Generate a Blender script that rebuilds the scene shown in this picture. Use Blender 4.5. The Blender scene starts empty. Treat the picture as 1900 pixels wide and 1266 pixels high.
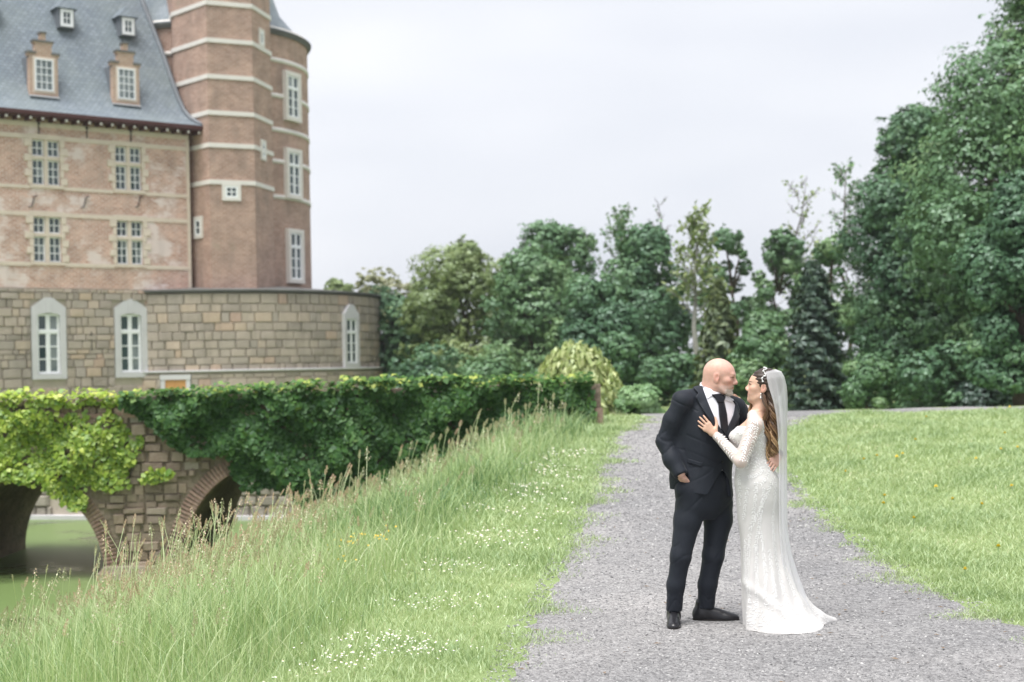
import bpy, bmesh, math, random
import numpy as np
from mathutils import Vector, Matrix
from mathutils.bvhtree import BVHTree

random.seed(7)
RNG = np.random.default_rng(7)
scene = bpy.context.scene
COL = scene.collection
R = math.radians

# ------------------------------------------------------------------ camera, sky, sun, exposure
EYE = 1.75                      # the photographer's eye above the path
FPX = 2639.0                    # 50 mm on a 36 mm sensor, in pixels of the 1900 px wide picture
ROLL = 0.02
HORIZON = 681.0
cam_d = bpy.data.cameras.new('camera')
cam = bpy.data.objects.new('camera', cam_d)
COL.objects.link(cam)
cam.location = (0, 0, EYE)
cam.rotation_euler = (Matrix.Rotation(R(90), 3, 'X') @ Matrix.Rotation(-ROLL, 3, 'Z')).to_euler()
cam_d.sensor_width = 36
cam_d.lens = 36 * FPX / 1900
cam_d.shift_y = (HORIZON - 633.0) / 1900
cam_d.clip_start = 0.1
cam_d.clip_end = 2000
cam_d.dof.use_dof = True
cam_d.dof.focus_distance = 9.5
cam_d.dof.aperture_fstop = 2.1
scene.camera = cam

SUN_EL, SUN_AZ = 70, 215        # a bright patch of cloud high above and a little behind the camera's left
world = bpy.data.worlds.new('World')
scene.world = world
world.use_nodes = True
nt = world.node_tree
nt.nodes.clear()
w_out = nt.nodes.new('ShaderNodeOutputWorld')
sky = nt.nodes.new('ShaderNodeTexSky')
sky.sky_type = 'NISHITA'
sky.sun_disc = False
sky.sun_elevation = R(SUN_EL)
sky.sun_rotation = R(SUN_AZ)
sky.dust_density = 4.0
bg_sky = nt.nodes.new('ShaderNodeBackground')
bg_sky.inputs['Strength'].default_value = 0.05
nt.links.new(sky.outputs[0], bg_sky.inputs['Color'])
tc = nt.nodes.new('ShaderNodeTexCoord')
mp = nt.nodes.new('ShaderNodeMapping')
mp.inputs['Scale'].default_value = (1.6, 1.6, 5.0)
cl = nt.nodes.new('ShaderNodeTexNoise')
cl.inputs['Scale'].default_value = 1.3
cl.inputs['Detail'].default_value = 3.0
cl.inputs['Roughness'].default_value = 0.45
cr = nt.nodes.new('ShaderNodeValToRGB')
cr.color_ramp.elements[0].position = 0.3
cr.color_ramp.elements[0].color = (0.66, 0.69, 0.765, 1)
cr.color_ramp.elements[1].position = 0.7
cr.color_ramp.elements[1].color = (0.92, 0.925, 0.955, 1)
bg_cloud = nt.nodes.new('ShaderNodeBackground')
bg_cloud.inputs['Strength'].default_value = 0.355
nt.links.new(tc.outputs['Generated'], mp.inputs['Vector'])
nt.links.new(mp.outputs[0], cl.inputs['Vector'])
nt.links.new(cl.outputs['Fac'], cr.inputs['Fac'])
nt.links.new(cr.outputs['Color'], bg_cloud.inputs['Color'])
mixw = nt.nodes.new('ShaderNodeMixShader')
mixw.inputs['Fac'].default_value = 0.9
nt.links.new(bg_sky.outputs[0], mixw.inputs[1])
nt.links.new(bg_cloud.outputs[0], mixw.inputs[2])
nt.links.new(mixw.outputs[0], w_out.inputs['Surface'])

sun_d = bpy.data.lights.new('sun', 'SUN')
sun_d.energy = 1.5
sun_d.angle = R(36)
sun_d.color = (1.0, 0.975, 0.94)
sun = bpy.data.objects.new('sun', sun_d)
COL.objects.link(sun)
_az = R(SUN_AZ)
_sd = Vector((math.sin(_az) * math.cos(R(SUN_EL)), math.cos(_az) * math.cos(R(SUN_EL)), math.sin(R(SUN_EL))))
sun.rotation_euler = _sd.to_track_quat('Z', 'Y').to_euler()
sun.location = (0, 0, 60)

scene.view_settings.view_transform = 'Standard'
scene.view_settings.look = 'None'
scene.view_settings.exposure = 1.75
scene.view_settings.gamma = 1.0
scene.render.engine = 'CYCLES'
scene.cycles.use_denoising = True
scene.cycles.max_bounces = 7
scene.cycles.diffuse_bounces = 4
scene.cycles.transparent_max_bounces = 24
scene.cycles.caustics_reflective = False
scene.cycles.caustics_refractive = False

# ------------------------------------------------------------------ where a point measured in the photograph stands, at a given distance
_C, _S = math.cos(ROLL), math.sin(ROLL)
def unroll(px, py):
    x, y = px - 950.0, py - 633.0
    return _C * x - _S * y, (HORIZON - 633.0) - (_S * x + _C * y)
def at(px, py, Y):
    u, v = unroll(px, py)
    return Vector((u / FPX * Y, Y, EYE + v / FPX * Y))
def on_line(px, py, P, e):
    """a pixel on the upright plane through P along e: distance along e and height"""
    u, v = unroll(px, py)
    k = u / FPX
    s = (k * P[1] - P[0]) / (e[0] - k * e[1])
    return s, EYE + v / FPX * (P[1] + s * e[1])

# ------------------------------------------------------------------ helpers: objects
def put(name, mesh, parent=None, label=None, cat=None, group=None, kind=None, loc=None):
    o = bpy.data.objects.new(name, mesh)
    COL.objects.link(o)
    if parent is not None:
        o.parent = parent
    if loc is not None:
        o.location = loc
    if label: o['label'] = label
    if cat: o['category'] = cat
    if group: o['group'] = group
    if kind: o['kind'] = kind
    return o
def empty(name, loc, label=None, cat=None, group=None):
    o = put(name, None, None, label, cat, group, None, loc)
    o.empty_display_size = 0.2
    return o
def pmesh(name, v, f, mat=None, smooth=False):
    me = bpy.data.meshes.new(name)
    me.from_pydata([tuple(p) for p in v], [], f)
    if mat is not None: me.materials.append(mat)
    if smooth: me.shade_smooth()
    me.update()
    return me
def nmesh(name, v, faces, mat=None, smooth=False, attrs=None):
    """mesh from numpy arrays; faces is one (n, k) array or a list of them"""
    me = bpy.data.meshes.new(name)
    v = np.asarray(v, np.float32)
    if not isinstance(faces, list): faces = [faces]
    faces = [np.asarray(a, np.int32) for a in faces if len(a)]
    nl = sum(a.size for a in faces); nf = sum(len(a) for a in faces)
    me.vertices.add(len(v)); me.vertices.foreach_set('co', v.ravel())
    me.loops.add(nl); me.loops.foreach_set('vertex_index', np.concatenate([a.ravel() for a in faces]))
    tot = np.concatenate([np.full(len(a), a.shape[1], np.int32) for a in faces])
    start = np.concatenate([[0], np.cumsum(tot)[:-1]]).astype(np.int32)
    me.polygons.add(nf); me.polygons.foreach_set('loop_start', start)
    if smooth: me.polygons.foreach_set('use_smooth', np.ones(nf, bool))
    for k, a in (attrs or {}).items():
        a = np.asarray(a, np.float32)
        if a.ndim == 1:
            me.attributes.new(k, 'FLOAT', 'POINT').data.foreach_set('value', a)
        else:
            if a.shape[1] == 3: a = np.concatenate([a, np.ones((len(a), 1), np.float32)], 1)
            me.attributes.new(k, 'FLOAT_COLOR', 'POINT').data.foreach_set('color', a.ravel())
    if mat is not None: me.materials.append(mat)
    me.update(calc_edges=True)
    me.validate()
    return me
class MB:
    """collects plain shapes for one mesh"""
    def __init__(s): s.v, s.f = [], []
    def add(s, v, f):
        n = len(s.v); s.v += [tuple(p) for p in v]; s.f += [tuple(i + n for i in q) for q in f]; return s
    def box(s, x0, x1, y0, y1, z0, z1):
        return s.add([(x0,y0,z0),(x1,y0,z0),(x1,y1,z0),(x0,y1,z0),(x0,y0,z1),(x1,y0,z1),(x1,y1,z1),(x0,y1,z1)],
                     [(0,3,2,1),(4,5,6,7),(0,1,5,4),(1,2,6,5),(2,3,7,6),(3,0,4,7)])
    def prism(s, poly, y0, y1):
        """poly (x, z) counter-clockwise seen from -y, extruded from y0 (front) to y1 (back)"""
        n = len(poly)
        v = [(x, y0, z) for x, z in poly] + [(x, y1, z) for x, z in poly]
        return s.add(v, [tuple(range(n)), tuple(range(2*n-1, n-1, -1))] + [(i, i+n, (i+1) % n + n, (i+1) % n) for i in range(n)])
    def slab(s, poly, z0, z1):
        """poly (x, y) counter-clockwise from above, from z0 up to z1"""
        n = len(poly)
        v = [(x, y, z0) for x, y in poly] + [(x, y, z1) for x, y in poly]
        return s.add(v, [tuple(range(n-1, -1, -1)), tuple(range(n, 2*n))] + [(i, (i+1) % n, (i+1) % n + n, i+n) for i in range(n)])
    def tube(s, pts, rad, n=6, caps=True):
        pts = [Vector(p) for p in pts]; rings = []
        if not hasattr(rad, '__len__'): rad = [rad] * len(pts)
        up = None
        for i, p in enumerate(pts):
            t = (pts[min(i+1, len(pts)-1)] - pts[max(i-1, 0)]).normalized()
            if up is None: up = t.orthogonal().normalized()
            a = (up - t * up.dot(t)).normalized(); up = a; b = t.cross(a)
            rings.append([p + (a * math.cos(2*math.pi*k/n) + b * math.sin(2*math.pi*k/n)) * rad[i] for k in range(n)])
        f = []
        for i in range(len(pts)-1):
            for k in range(n):
                f.append((i*n+k, i*n+(k+1) % n, (i+1)*n+(k+1) % n, (i+1)*n+k))
        if caps: f += [tuple(range(n-1, -1, -1)), tuple(range((len(pts)-1)*n, len(pts)*n))]
        return s.add([q for r in rings for q in r], f)
    def mesh(s, name, mat=None, smooth=False, uv=None):
        me = pmesh(name, s.v, s.f, mat, smooth)
        if uv: set_uv(me, uv)
        return me
def set_uv(me, fn):
    lay = me.uv_layers.new(name='metres')
    for lp in me.loops:
        lay.data[lp.index].uv = fn(me.vertices[lp.vertex_index].co)

# ------------------------------------------------------------------ helpers: materials
class NT:
    def __init__(s, name):
        s.m = bpy.data.materials.new(name); s.m.use_nodes = True; s.t = s.m.node_tree; s.t.nodes.clear()
        s.out = s.n('OutputMaterial')
    def n(s, kind, **kw):
        nd = s.t.nodes.new('ShaderNode' + kind)
        for k, v in kw.items():
            if hasattr(nd, k) and k not in nd.inputs: setattr(nd, k, v)
            else: s.set(nd, k, v)
        return nd
    def set(s, nd, k, v):
        i = nd.inputs[k]
        if isinstance(v, bpy.types.NodeSocket): s.t.links.new(v, i)
        else: i.default_value = (*v, 1) if isinstance(v, tuple) and len(v) == 3 and i.type == 'RGBA' else v
    def noise(s, vec, scale, detail=3, rough=0.55, dist=0.0):
        nd = s.n('TexNoise', Scale=scale, Detail=detail, Roughness=rough, Distortion=dist)
        if vec is not None: s.set(nd, 'Vector', vec)
        return nd.outputs['Fac']
    def ramp(s, fac, stops, interp='LINEAR'):
        nd = s.n('ValToRGB'); r = nd.color_ramp; r.interpolation = interp
        while len(r.elements) < len(stops): r.elements.new(0.5)
        for e, (p, c) in zip(r.elements, stops):
            e.position = p; e.color = (*c, 1) if len(c) == 3 else c
        s.set(nd, 'Fac', fac); return nd.outputs['Color']
    def mix(s, fac, a, b, mode='MIX'):
        nd = s.n('Mix', data_type='RGBA', blend_type=mode)
        for k, v in ((0, fac), (6, a), (7, b)):
            i = nd.inputs[k]
            if isinstance(v, bpy.types.NodeSocket): s.t.links.new(v, i)
            else: i.default_value = (*v, 1) if isinstance(v, tuple) and len(v) == 3 else v
        return nd.outputs[2]
    def math(s, op, a, b=0.0):
        nd = s.n('Math', operation=op)
        for k, v in ((0, a), (1, b)):
            if isinstance(v, bpy.types.NodeSocket): s.t.links.new(v, nd.inputs[k])
            else: nd.inputs[k].default_value = v
        return nd.outputs[0]
    def bump(s, h, strength=0.4, dist=0.02):
        return s.n('Bump', Strength=strength, Distance=dist, Height=h).outputs[0]
    def obj(s): return s.n('TexCoord').outputs['Object']
    def uv(s): return s.n('TexCoord').outputs['UV']
    def pos(s): return s.n('NewGeometry').outputs['Position']
    def attr(s, name): return s.n('Attribute', attribute_name=name)
    def rand(s): return s.n('ObjectInfo').outputs['Random']
    def done(s, color, rough=0.8, normal=None, **kw):
        b = s.n('BsdfPrincipled'); s.set(b, 'Base Color', color); s.set(b, 'Roughness', rough)
        b.inputs['Specular IOR Level'].default_value = kw.pop('spec', 0.35)
        if normal is not None: s.set(b, 'Normal', normal)
        for k, v in kw.items(): s.set(b, k, v)
        s.t.links.new(b.outputs[0], s.out.inputs[0]); s.b = b; return s.m
    def leaf(s, color, trans=0.35, rough=0.6, tcol=None, gloss=0.04):
        d = s.n('BsdfDiffuse', Color=color); t = s.n('BsdfTranslucent', Color=tcol if tcol is not None else color)
        m = s.n('MixShader', Fac=trans); s.t.links.new(d.outputs[0], m.inputs[1]); s.t.links.new(t.outputs[0], m.inputs[2])
        g = s.n('BsdfGlossy', Roughness=rough); g.inputs['Color'].default_value = (0.8, 0.9, 0.9, 1)
        m2 = s.n('MixShader', Fac=gloss); s.t.links.new(m.outputs[0], m2.inputs[1]); s.t.links.new(g.outputs[0], m2.inputs[2])
        s.t.links.new(m2.outputs[0], s.out.inputs[0]); return s.m
def plain(name, color, rough=0.6, var=0.12, scale=3.0, spec=0.35, bump=0.0, **kw):
    n = NT(name); o = n.obj()
    f = n.noise(o, scale, 4)
    c = n.mix(f, tuple(x * (1 - var) for x in color), tuple(min(1, x * (1 + var)) for x in color))
    nr = n.bump(n.noise(o, scale * 12, 3), bump, 0.01) if bump else None
    return n.done(c, rough, nr, spec=spec, **kw)
def smooth01(a, b, x):
    t = np.clip((np.asarray(x, float) - a) / (b - a), 0, 1)
    return t * t * (3 - 2 * t)
# ------------------------------------------------------------------ terrain
WATER_Z = -1.72
def poly_x(pts):
    ys = np.array([p[1] for p in pts]); xs = np.array([p[0] for p in pts])
    return lambda y: np.interp(y, ys, xs)
def ramp(y):
    y = np.asarray(y, float)
    return 0.76 * smooth01(9.5, 26.5, y) - 1.9 * smooth01(26.0, 62.0, y)
BANK = poly_x([(-1.55, 4), (-1.40, 8), (-1.15, 10), (-0.9, 12), (-0.5, 15), (0.15, 18), (0.95, 22), (1.75, 26), (2.6, 30), (3.2, 35), (3.4, 90)])
PATH_L = poly_x([(-0.12, 3), (0.0, 7.9), (0.10, 9.3), (0.36, 11.3), (0.80, 14.9), (1.22, 18.4), (1.72, 22.4), (2.6, 26.6), (2.4, 30)])
PATH_R = poly_x([(3.75, 3), (3.42, 8.0), (3.16, 9.6), (3.06, 10.9), (3.04, 13), (3.1, 15.5), (3.35, 18.5), (3.9, 21.5), (5.0, 24.5), (6.2, 26.2)])
ISLAND_Y = lambda x: 35.0 - 0.22 * (x + 13.0)          # the far wall of the moat
def ground_z(x, y):
    x = np.asarray(x, float); y = np.asarray(y, float)
    base = ramp(y)
    s = np.maximum(BANK(y) - x, 0)
    drop = (0.17 * s + 0.23 * np.maximum(s - 0.8, 0)) * np.interp(y, [8, 10, 14, 20], [.58, .66, .90, 1.12]) + 0.5 * np.maximum(s - 5.0, 0)
    z = np.maximum(base - drop, -2.6)
    isl = (y > ISLAND_Y(x) + 0.25) & (x < 6)
    z = np.where(isl, np.maximum(z, 0.35), z)
    lump = 0.03 * np.sin(x * 2.1 + y * 0.7) * np.sin(y * 1.3 - x * 0.6) * smooth01(0.4, 1.2, np.maximum(PATH_L(y) - x, x - PATH_R(y)))
    return z + lump
def ground_hit(px, py):
    u, v = unroll(px, py)
    Y = np.linspace(5, 60, 4000)
    zr = EYE + v / FPX * Y
    zg = ground_z(u / FPX * Y, Y)
    i = int(np.argmax(zr < zg))
    return u / FPX * Y[i], Y[i], float(zg[i])

n = NT('meadow soil and turf'); p = n.pos()
c1 = n.ramp(n.noise(p, 0.35, 4), [(0.3, (0.185, 0.25, 0.105)), (0.55, (0.245, 0.315, 0.14)), (0.75, (0.31, 0.36, 0.175))])
c2 = n.mix(n.math('GREATER_THAN', n.noise(p, 9, 3), 0.70), c1, (0.20, 0.19, 0.09))
M_TURF = n.done(c2, 0.95, n.bump(n.noise(p, 30, 4), 0.6, 0.03), spec=0.1)

xs = np.unique(np.concatenate([np.linspace(-400, -40, 25), np.linspace(-40, -12, 29), np.linspace(-12, 14, 87), np.linspace(14, 40, 27), np.linspace(40, 400, 25)]))
ys = np.unique(np.concatenate([np.linspace(-30, 4, 18), np.linspace(4, 32, 85), np.linspace(32, 42, 41), np.linspace(42, 90, 33), np.linspace(90, 900, 28)]))
GX, GY = np.meshgrid(xs, ys)
GZ = ground_z(GX, GY)
inpath = (GX > PATH_L(GY) + 0.12) & (GX < PATH_R(GY) - 0.12) & (GY < 27)
GZ = np.where(inpath, GZ - 0.012, GZ)
nx, ny = len(xs), len(ys)
idx = np.arange(nx * ny).reshape(ny, nx)
quads = np.stack([idx[:-1, :-1], idx[:-1, 1:], idx[1:, 1:], idx[1:, :-1]], -1).reshape(-1, 4)
put('ground', nmesh('ground', np.stack([GX, GY, GZ], -1).reshape(-1, 3), quads, M_TURF, True), kind='structure')

# gravel path: a ragged edged sheet that follows the ground, and the gravel road it joins on the crest
n = NT('grey gravel'); p = n.pos()
vor = n.n('TexVoronoi', Scale=62.0, Vector=p, Randomness=1.0)
cs = n.ramp(n.n('SeparateColor', Color=vor.outputs['Color']).outputs[0], [(0.0, (0.115, 0.115, 0.12)), (0.3, (0.24, 0.24, 0.246)), (0.62, (0.345, 0.343, 0.35)), (0.86, (0.45, 0.447, 0.45)), (1.0, (0.56, 0.555, 0.555))])
vor2 = n.n('TexVoronoi', Scale=23.0, Vector=p, Randomness=1.0)
cs = n.mix(0.35, cs, n.ramp(n.n('SeparateColor', Color=vor2.outputs['Color']).outputs[1], [(0, (0.17, 0.17, 0.175)), (1, (0.46, 0.457, 0.46))]))
patch = n.noise(p, 0.8, 5, 0.6)
cs = n.mix(n.math('MULTIPLY', patch, 0.5), cs, (0.34, 0.325, 0.32))
track = n.ramp(n.noise(p, 0.28, 3), [(0.40, (0.80, 0.80, 0.80)), (0.62, (1.12, 1.10, 1.08))])
cs = n.mix(1.0, cs, track, 'MULTIPLY')
hgt = n.math('ADD', n.math('MULTIPLY', vor.outputs['Distance'], -1.0), n.math('MULTIPLY', vor2.outputs['Distance'], -0.8))
M_GRAVEL = n.done(cs, 0.9, n.bump(hgt, 0.9, 0.018), spec=0.2)

def strip(name, mat, ys, lx, rx, ncol, lift, jag):
    v, f = [], []
    for i, y in enumerate(ys):
        a = lx(y) + jag * (RNG.random() - 0.5); b = rx(y) + jag * (RNG.random() - 0.5)
        for k in range(ncol + 1):
            x = a + (b - a) * k / ncol
            v.append((x, y, float(ground_z(x, y)) + (lift if 0 < k < ncol or lift > .01 else -.012)))
    for i in range(len(ys) - 1):
        for k in range(ncol):
            q = i * (ncol + 1) + k
            f.append((q, q + 1, q + ncol + 2, q + ncol + 1))
    return pmesh(name, v, f, mat, True)
put('gravel_path', strip('gravel_path', M_GRAVEL, np.concatenate([np.arange(3, 16, 0.11), np.arange(16, 26.3, 0.25)]), lambda y: PATH_L(y) - .14, lambda y: PATH_R(y) + .14, 20, 0.006, 0.09), kind='structure')
put('gravel_road', strip('gravel_road', M_GRAVEL, np.linspace(25.6, 29.5, 14), lambda y: 2.45 + 0.05 * (y - 26), lambda y: 60.0, 60, 0.012, 0.0), kind='structure')

# moat water under a skin of duckweed
n = NT('moat water with duckweed'); p = n.pos()
dw = n.noise(p, 0.5, 5, 0.6)
fine = n.noise(p, 60, 2)
col = n.mix(fine, (0.115, 0.175, 0.058), (0.19, 0.27, 0.095))
mask = n.ramp(n.math('ADD', dw, n.math('MULTIPLY', fine, 0.1)), [(0.30, (0, 0, 0)), (0.50, (1, 1, 1))])
M_WATER = n.done(n.mix(mask, (0.02, 0.03, 0.015), col), n.ramp(mask, [(0, (0.06,) * 3), (1, (0.38,) * 3)]), n.bump(n.noise(p, 3, 3), 0.08, 0.02), spec=0.5)
put('water', pmesh('water', [(-120, -10, WATER_Z), (3.2, -10, WATER_Z), (3.2, 40, WATER_Z), (-120, 50, WATER_Z)], [(0, 1, 2, 3)], M_WATER), kind='structure')

# ------------------------------------------------------------------ masonry materials
def stone_mat(name, stops, bump=0.5, scale=6.0):
    n = NT(name); o = n.obj()
    base = n.ramp(n.rand(), stops)
    g = n.noise(o, scale, 6, 0.65)
    c = n.mix(n.math('MULTIPLY', g, 0.6), base, n.ramp(g, [(0.3, (0.15, 0.135, 0.115)), (0.7, (0.54, 0.485, 0.41))]))
    stain = n.noise(n.n('Mapping', Vector=n.pos(), Scale=(0.9, 0.9, 0.16)).outputs[0], 1.0, 5, 0.65)
    c = n.mix(n.ramp(stain, [(0.50, (0, 0, 0)), (0.74, (0.55, 0.55, 0.55))]), c, (0.125, 0.115, 0.095))
    pale = n.noise(n.pos(), 0.55, 5, 0.7)
    c = n.mix(n.ramp(pale, [(0.55, (0, 0, 0)), (0.75, (0.45, 0.45, 0.45))]), c, (0.52, 0.45, 0.38))
    return n.done(c, 0.92, n.bump(n.noise(o, scale * 4, 5), bump, 0.02), spec=0.15)
M_STONE = stone_mat('castle rubble stone', [(0.0, (0.28, 0.24, 0.21)), (0.2, (0.39, 0.33, 0.285)), (0.45, (0.48, 0.40, 0.335)), (0.65, (0.40, 0.35, 0.315)), (0.85, (0.55, 0.45, 0.37)), (0.95, (0.58, 0.44, 0.33)), (1.0, (0.50, 0.34, 0.275))])
M_MORTAR = plain('lime mortar', (0.44, 0.39, 0.325), 0.95, 0.25, 2.0, 0.1, 0.5)
M_SAND = plain('cream sandstone', (0.67, 0.575, 0.49), 0.9, 0.18, 2.5, 0.15, 0.3)
M_BLUESTONE = plain('pale bluestone', (0.58, 0.57, 0.59), 0.85, 0.12, 2.0, 0.2, 0.25)
M_BAND = plain('white limestone', (0.72, 0.685, 0.65), 0.85, 0.12, 2.0, 0.2, 0.2)
M_WHITE = plain('white window paint', (0.84, 0.85, 0.87), 0.45, 0.03, 5.0)
M_IRON = plain('wrought iron', (0.035, 0.033, 0.032), 0.6, 0.2, 8.0)
M_DARKWOOD = plain('dark red eave paint', (0.075, 0.028, 0.026), 0.6, 0.2, 4.0)
M_LEAD = plain('lead and slate edge', (0.15, 0.165, 0.185), 0.5, 0.25, 3.0, 0.4, 0.2)
M_COPING = plain('weathered slate coping', (0.16, 0.16, 0.155), 0.8, 0.45, 1.2, 0.2, 0.4)
M_OCHRE = plain('ochre painted door', (0.52, 0.27, 0.10), 0.6, 0.1, 4.0)
def brick_mat(name, c1, c2, mortar, wash, washcol, scale=1.0, dirt=0.3):
    n = NT(name); u = n.uv()
    br = n.n('TexBrick', Vector=u, Scale=1.0)
    br.inputs['Color1'].default_value = (*c1, 1); br.inputs['Color2'].default_value = (*c2, 1); br.inputs['Mortar'].default_value = (*mortar, 1)
    for k, v in (('Mortar Size', 0.016), ('Brick Width', 0.26), ('Row Height', 0.095), ('Bias', 0.0), ('Mortar Smooth', 0.3)): br.inputs[k].default_value = v
    c = br.outputs['Color']
    big = n.noise(u, 0.45, 6, 0.65)
    c = n.mix(1.0, c, n.ramp(n.noise(u, 1.3, 5, 0.6), [(0.3, (0.78, 0.78, 0.78)), (0.7, (1.15, 1.12, 1.10))]), 'MULTIPLY')
    row = n.noise(n.n('Mapping', Vector=u, Scale=(2.0, 14.0, 1.0)).outputs[0], 1.0, 3)
    w = n.ramp(n.math('ADD', big, n.math('MULTIPLY', row, 0.16)), [(1 - wash, (0, 0, 0)), (min(1, 1 - wash + 0.07), (1, 1, 1))])
    c = n.mix(n.math('MULTIPLY', w, 0.85), c, washcol)
    d = n.noise(n.n('Mapping', Vector=u, Scale=(1.2, 0.25, 1.0)).outputs[0], 1.0, 5, 0.6)
    c = n.mix(n.ramp(d, [(0.52, (0, 0, 0)), (0.75, (dirt, dirt, dirt))]), c, (0.14, 0.13, 0.115))
    return n.done(c, 0.93, n.bump(br.outputs['Fac'], -0.25, 0.02), spec=0.12)
M_BRICK_WING = brick_mat('old patched brick', (0.46, 0.255, 0.20), (0.61, 0.39, 0.32), (0.67, 0.575, 0.52), 0.40, (0.75, 0.645, 0.62))
M_BRICK_TOWER = brick_mat('tower brick', (0.345, 0.215, 0.17), (0.455, 0.305, 0.25), (0.50, 0.40, 0.345), 0.3, (0.36, 0.28, 0.22), dirt=0.4)
M_BRICK_DORMER = brick_mat('dormer brick', (0.46, 0.31, 0.235), (0.54, 0.385, 0.30), (0.5, 0.42, 0.35), 0.3, (0.5, 0.42, 0.36))
# slates: courses with a fine relief, far too small to pick apart
n = NT('grey blue slate'); u = n.uv()
sb = n.n('TexBrick', Vector=u, Scale=1.0)
sb.inputs['Color1'].default_value = (0.155, 0.19, 0.225, 1); sb.inputs['Color2'].default_value = (0.225, 0.265, 0.30, 1); sb.inputs['Mortar'].default_value = (0.07, 0.085, 0.10, 1)
for k, v in (('Mortar Size', 0.012), ('Brick Width', 0.22), ('Row Height', 0.16), ('Mortar Smooth', 0.2)): sb.inputs[k].default_value = v
sc_ = n.mix(n.ramp(n.noise(u, 0.5, 5, 0.6), [(0.4, (0, 0, 0)), (0.8, (0.5, 0.5, 0.5))]), sb.outputs['Color'], (0.20, 0.235, 0.21))
M_SLATE = n.done(sc_, 0.55, n.bump(sb.outputs['Fac'], -0.5, 0.03), spec=0.45)
n = NT('window glass'); g = n.noise(n.pos(), 0.35, 2)
M_GLASS = n.done(n.ramp(g, [(0.35, (0.022, 0.042, 0.048)), (0.7, (0.07, 0.105, 0.11))]), 0.08, spec=0.6)
n = NT('curtained window glass'); g = n.noise(n.pos(), 0.9, 2)
M_GLASS2 = n.done(n.ramp(g, [(0.35, (0.10, 0.13, 0.135)), (0.7, (0.28, 0.31, 0.32))]), 0.1, spec=0.6)
# ------------------------------------------------------------------ the castle: wing, round tower, stair turret, bastion
FP, FE = (-17.0, 56.0), (0.795, 0.607)
FANG = math.atan2(FE[1], FE[0])
def wall_holes(mb, s0, s1, z0, z1, holes, depth, y=0.0):
    """front sheet at y with rectangular openings and their reveals"""
    S = sorted({s0, s1, *[h[0] for h in holes], *[h[1] for h in holes]}); Z = sorted({z0, z1, *[h[2] for h in holes], *[h[3] for h in holes]})
    for a, b in zip(S, S[1:]):
        for c, d in zip(Z, Z[1:]):
            m, k = (a + b) / 2, (c + d) / 2
            if any(h[0] < m < h[1] and h[2] < k < h[3] for h in holes): continue
            mb.add([(a, y, c), (b, y, c), (b, y, d), (a, y, d)], [(0, 1, 2, 3)])
    for a, b, c, d in holes:
        mb.add([(a,y,c),(b,y,c),(b,y,d),(a,y,d),(a,y+depth,c),(b,y+depth,c),(b,y+depth,d),(a,y+depth,d)], [(0,4,5,1),(1,5,6,2),(2,6,7,3),(3,7,4,0),(4,7,6,5)])
def frame(mb, x0, x1, z0, z1, w, y0, y1):
    mb.box(x0, x1, y0, y1, z0, z0 + w); mb.box(x0, x1, y0, y1, z1 - w, z1)
    mb.box(x0, x0 + w, y0, y1, z0 + w, z1 - w); mb.box(x1 - w, x1, y0, y1, z0 + w, z1 - w)
def light(win, x0, x1, z0, z1, nx_, nz, w=0.055, bar=0.035, y=0.0, glass=None, gl=0.0):
    """a white casement with nx by nz panes, each pane a mesh of its own"""
    mb = MB(); frame(mb, x0, x1, z0, z1, w, y, y + 0.07)
    cw, ch = (x1 - x0 - 2*w) / nx_, (z1 - z0 - 2*w) / nz
    for i in range(1, nx_): mb.box(x0 + w + i*cw - bar/2, x0 + w + i*cw + bar/2, y + 0.008, y + 0.055, z0 + w, z1 - w)
    for j in range(1, nz):
        for i in range(nx_):
            mb.box(x0 + w + i*cw + (bar/2 if i else 0), x0 + w + (i+1)*cw - (bar/2 if i < nx_-1 else 0), y + 0.011, y + 0.052, z0 + w + j*ch - bar/2, z0 + w + j*ch + bar/2)
    put('casement', mb.mesh('casement', M_WHITE), win)
    pm = pmesh('pane', [(-cw/2, 0, -ch/2), (cw/2, 0, -ch/2), (cw/2, 0, ch/2), (-cw/2, 0, ch/2)], [(0, 1, 2, 3)], M_GLASS)
    pm2 = pm.copy(); pm2.materials.clear(); pm2.materials.append(M_GLASS2)
    for i in range(nx_):
        for j in range(nz):
            o = put('pane', pm2 if RNG.random() < gl else pm, win, loc=(x0 + w + (i+.5)*cw, y + 0.035, z0 + w + (j+.5)*ch))
            o.rotation_euler = (RNG.normal(0, .012), 0, RNG.normal(0, .012))
def cham(w, d, h, c=0.02, seed=0):
    """a stone with worn edges, front toward -y"""
    r = random.Random(seed); j = lambda k=0.012: r.uniform(-k, k)
    v = [(-w/2+j(), d/2, -h/2+j()), (w/2+j(), d/2, -h/2+j()), (w/2+j(), d/2, h/2+j()), (-w/2+j(), d/2, h/2+j())]
    v += [(a + (c if a < 0 else -c)*0.15, -d/2 + c, b + (c if b < 0 else -c)*0.15) for a, _, b in v[:4]]
    v += [(a + (c*1.6 if a < 0 else -c*1.6) + j(), -d/2 + j(), b + (c*1.6 if b < 0 else -c*1.6) + j()) for a, _, b in v[:4]]
    f = [(8, 9, 10, 11)]
    for a, b in ((0, 4), (4, 8)):
        for k in range(4): f.append((a + k, a + (k+1) % 4, b + (k+1) % 4, b + k))
    return v, f
STONES = []
for k in range(10):
    v, f = cham(1, 0.13, 1, 0.03, k); STONES.append(pmesh('stone', v, f, M_STONE))
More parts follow.
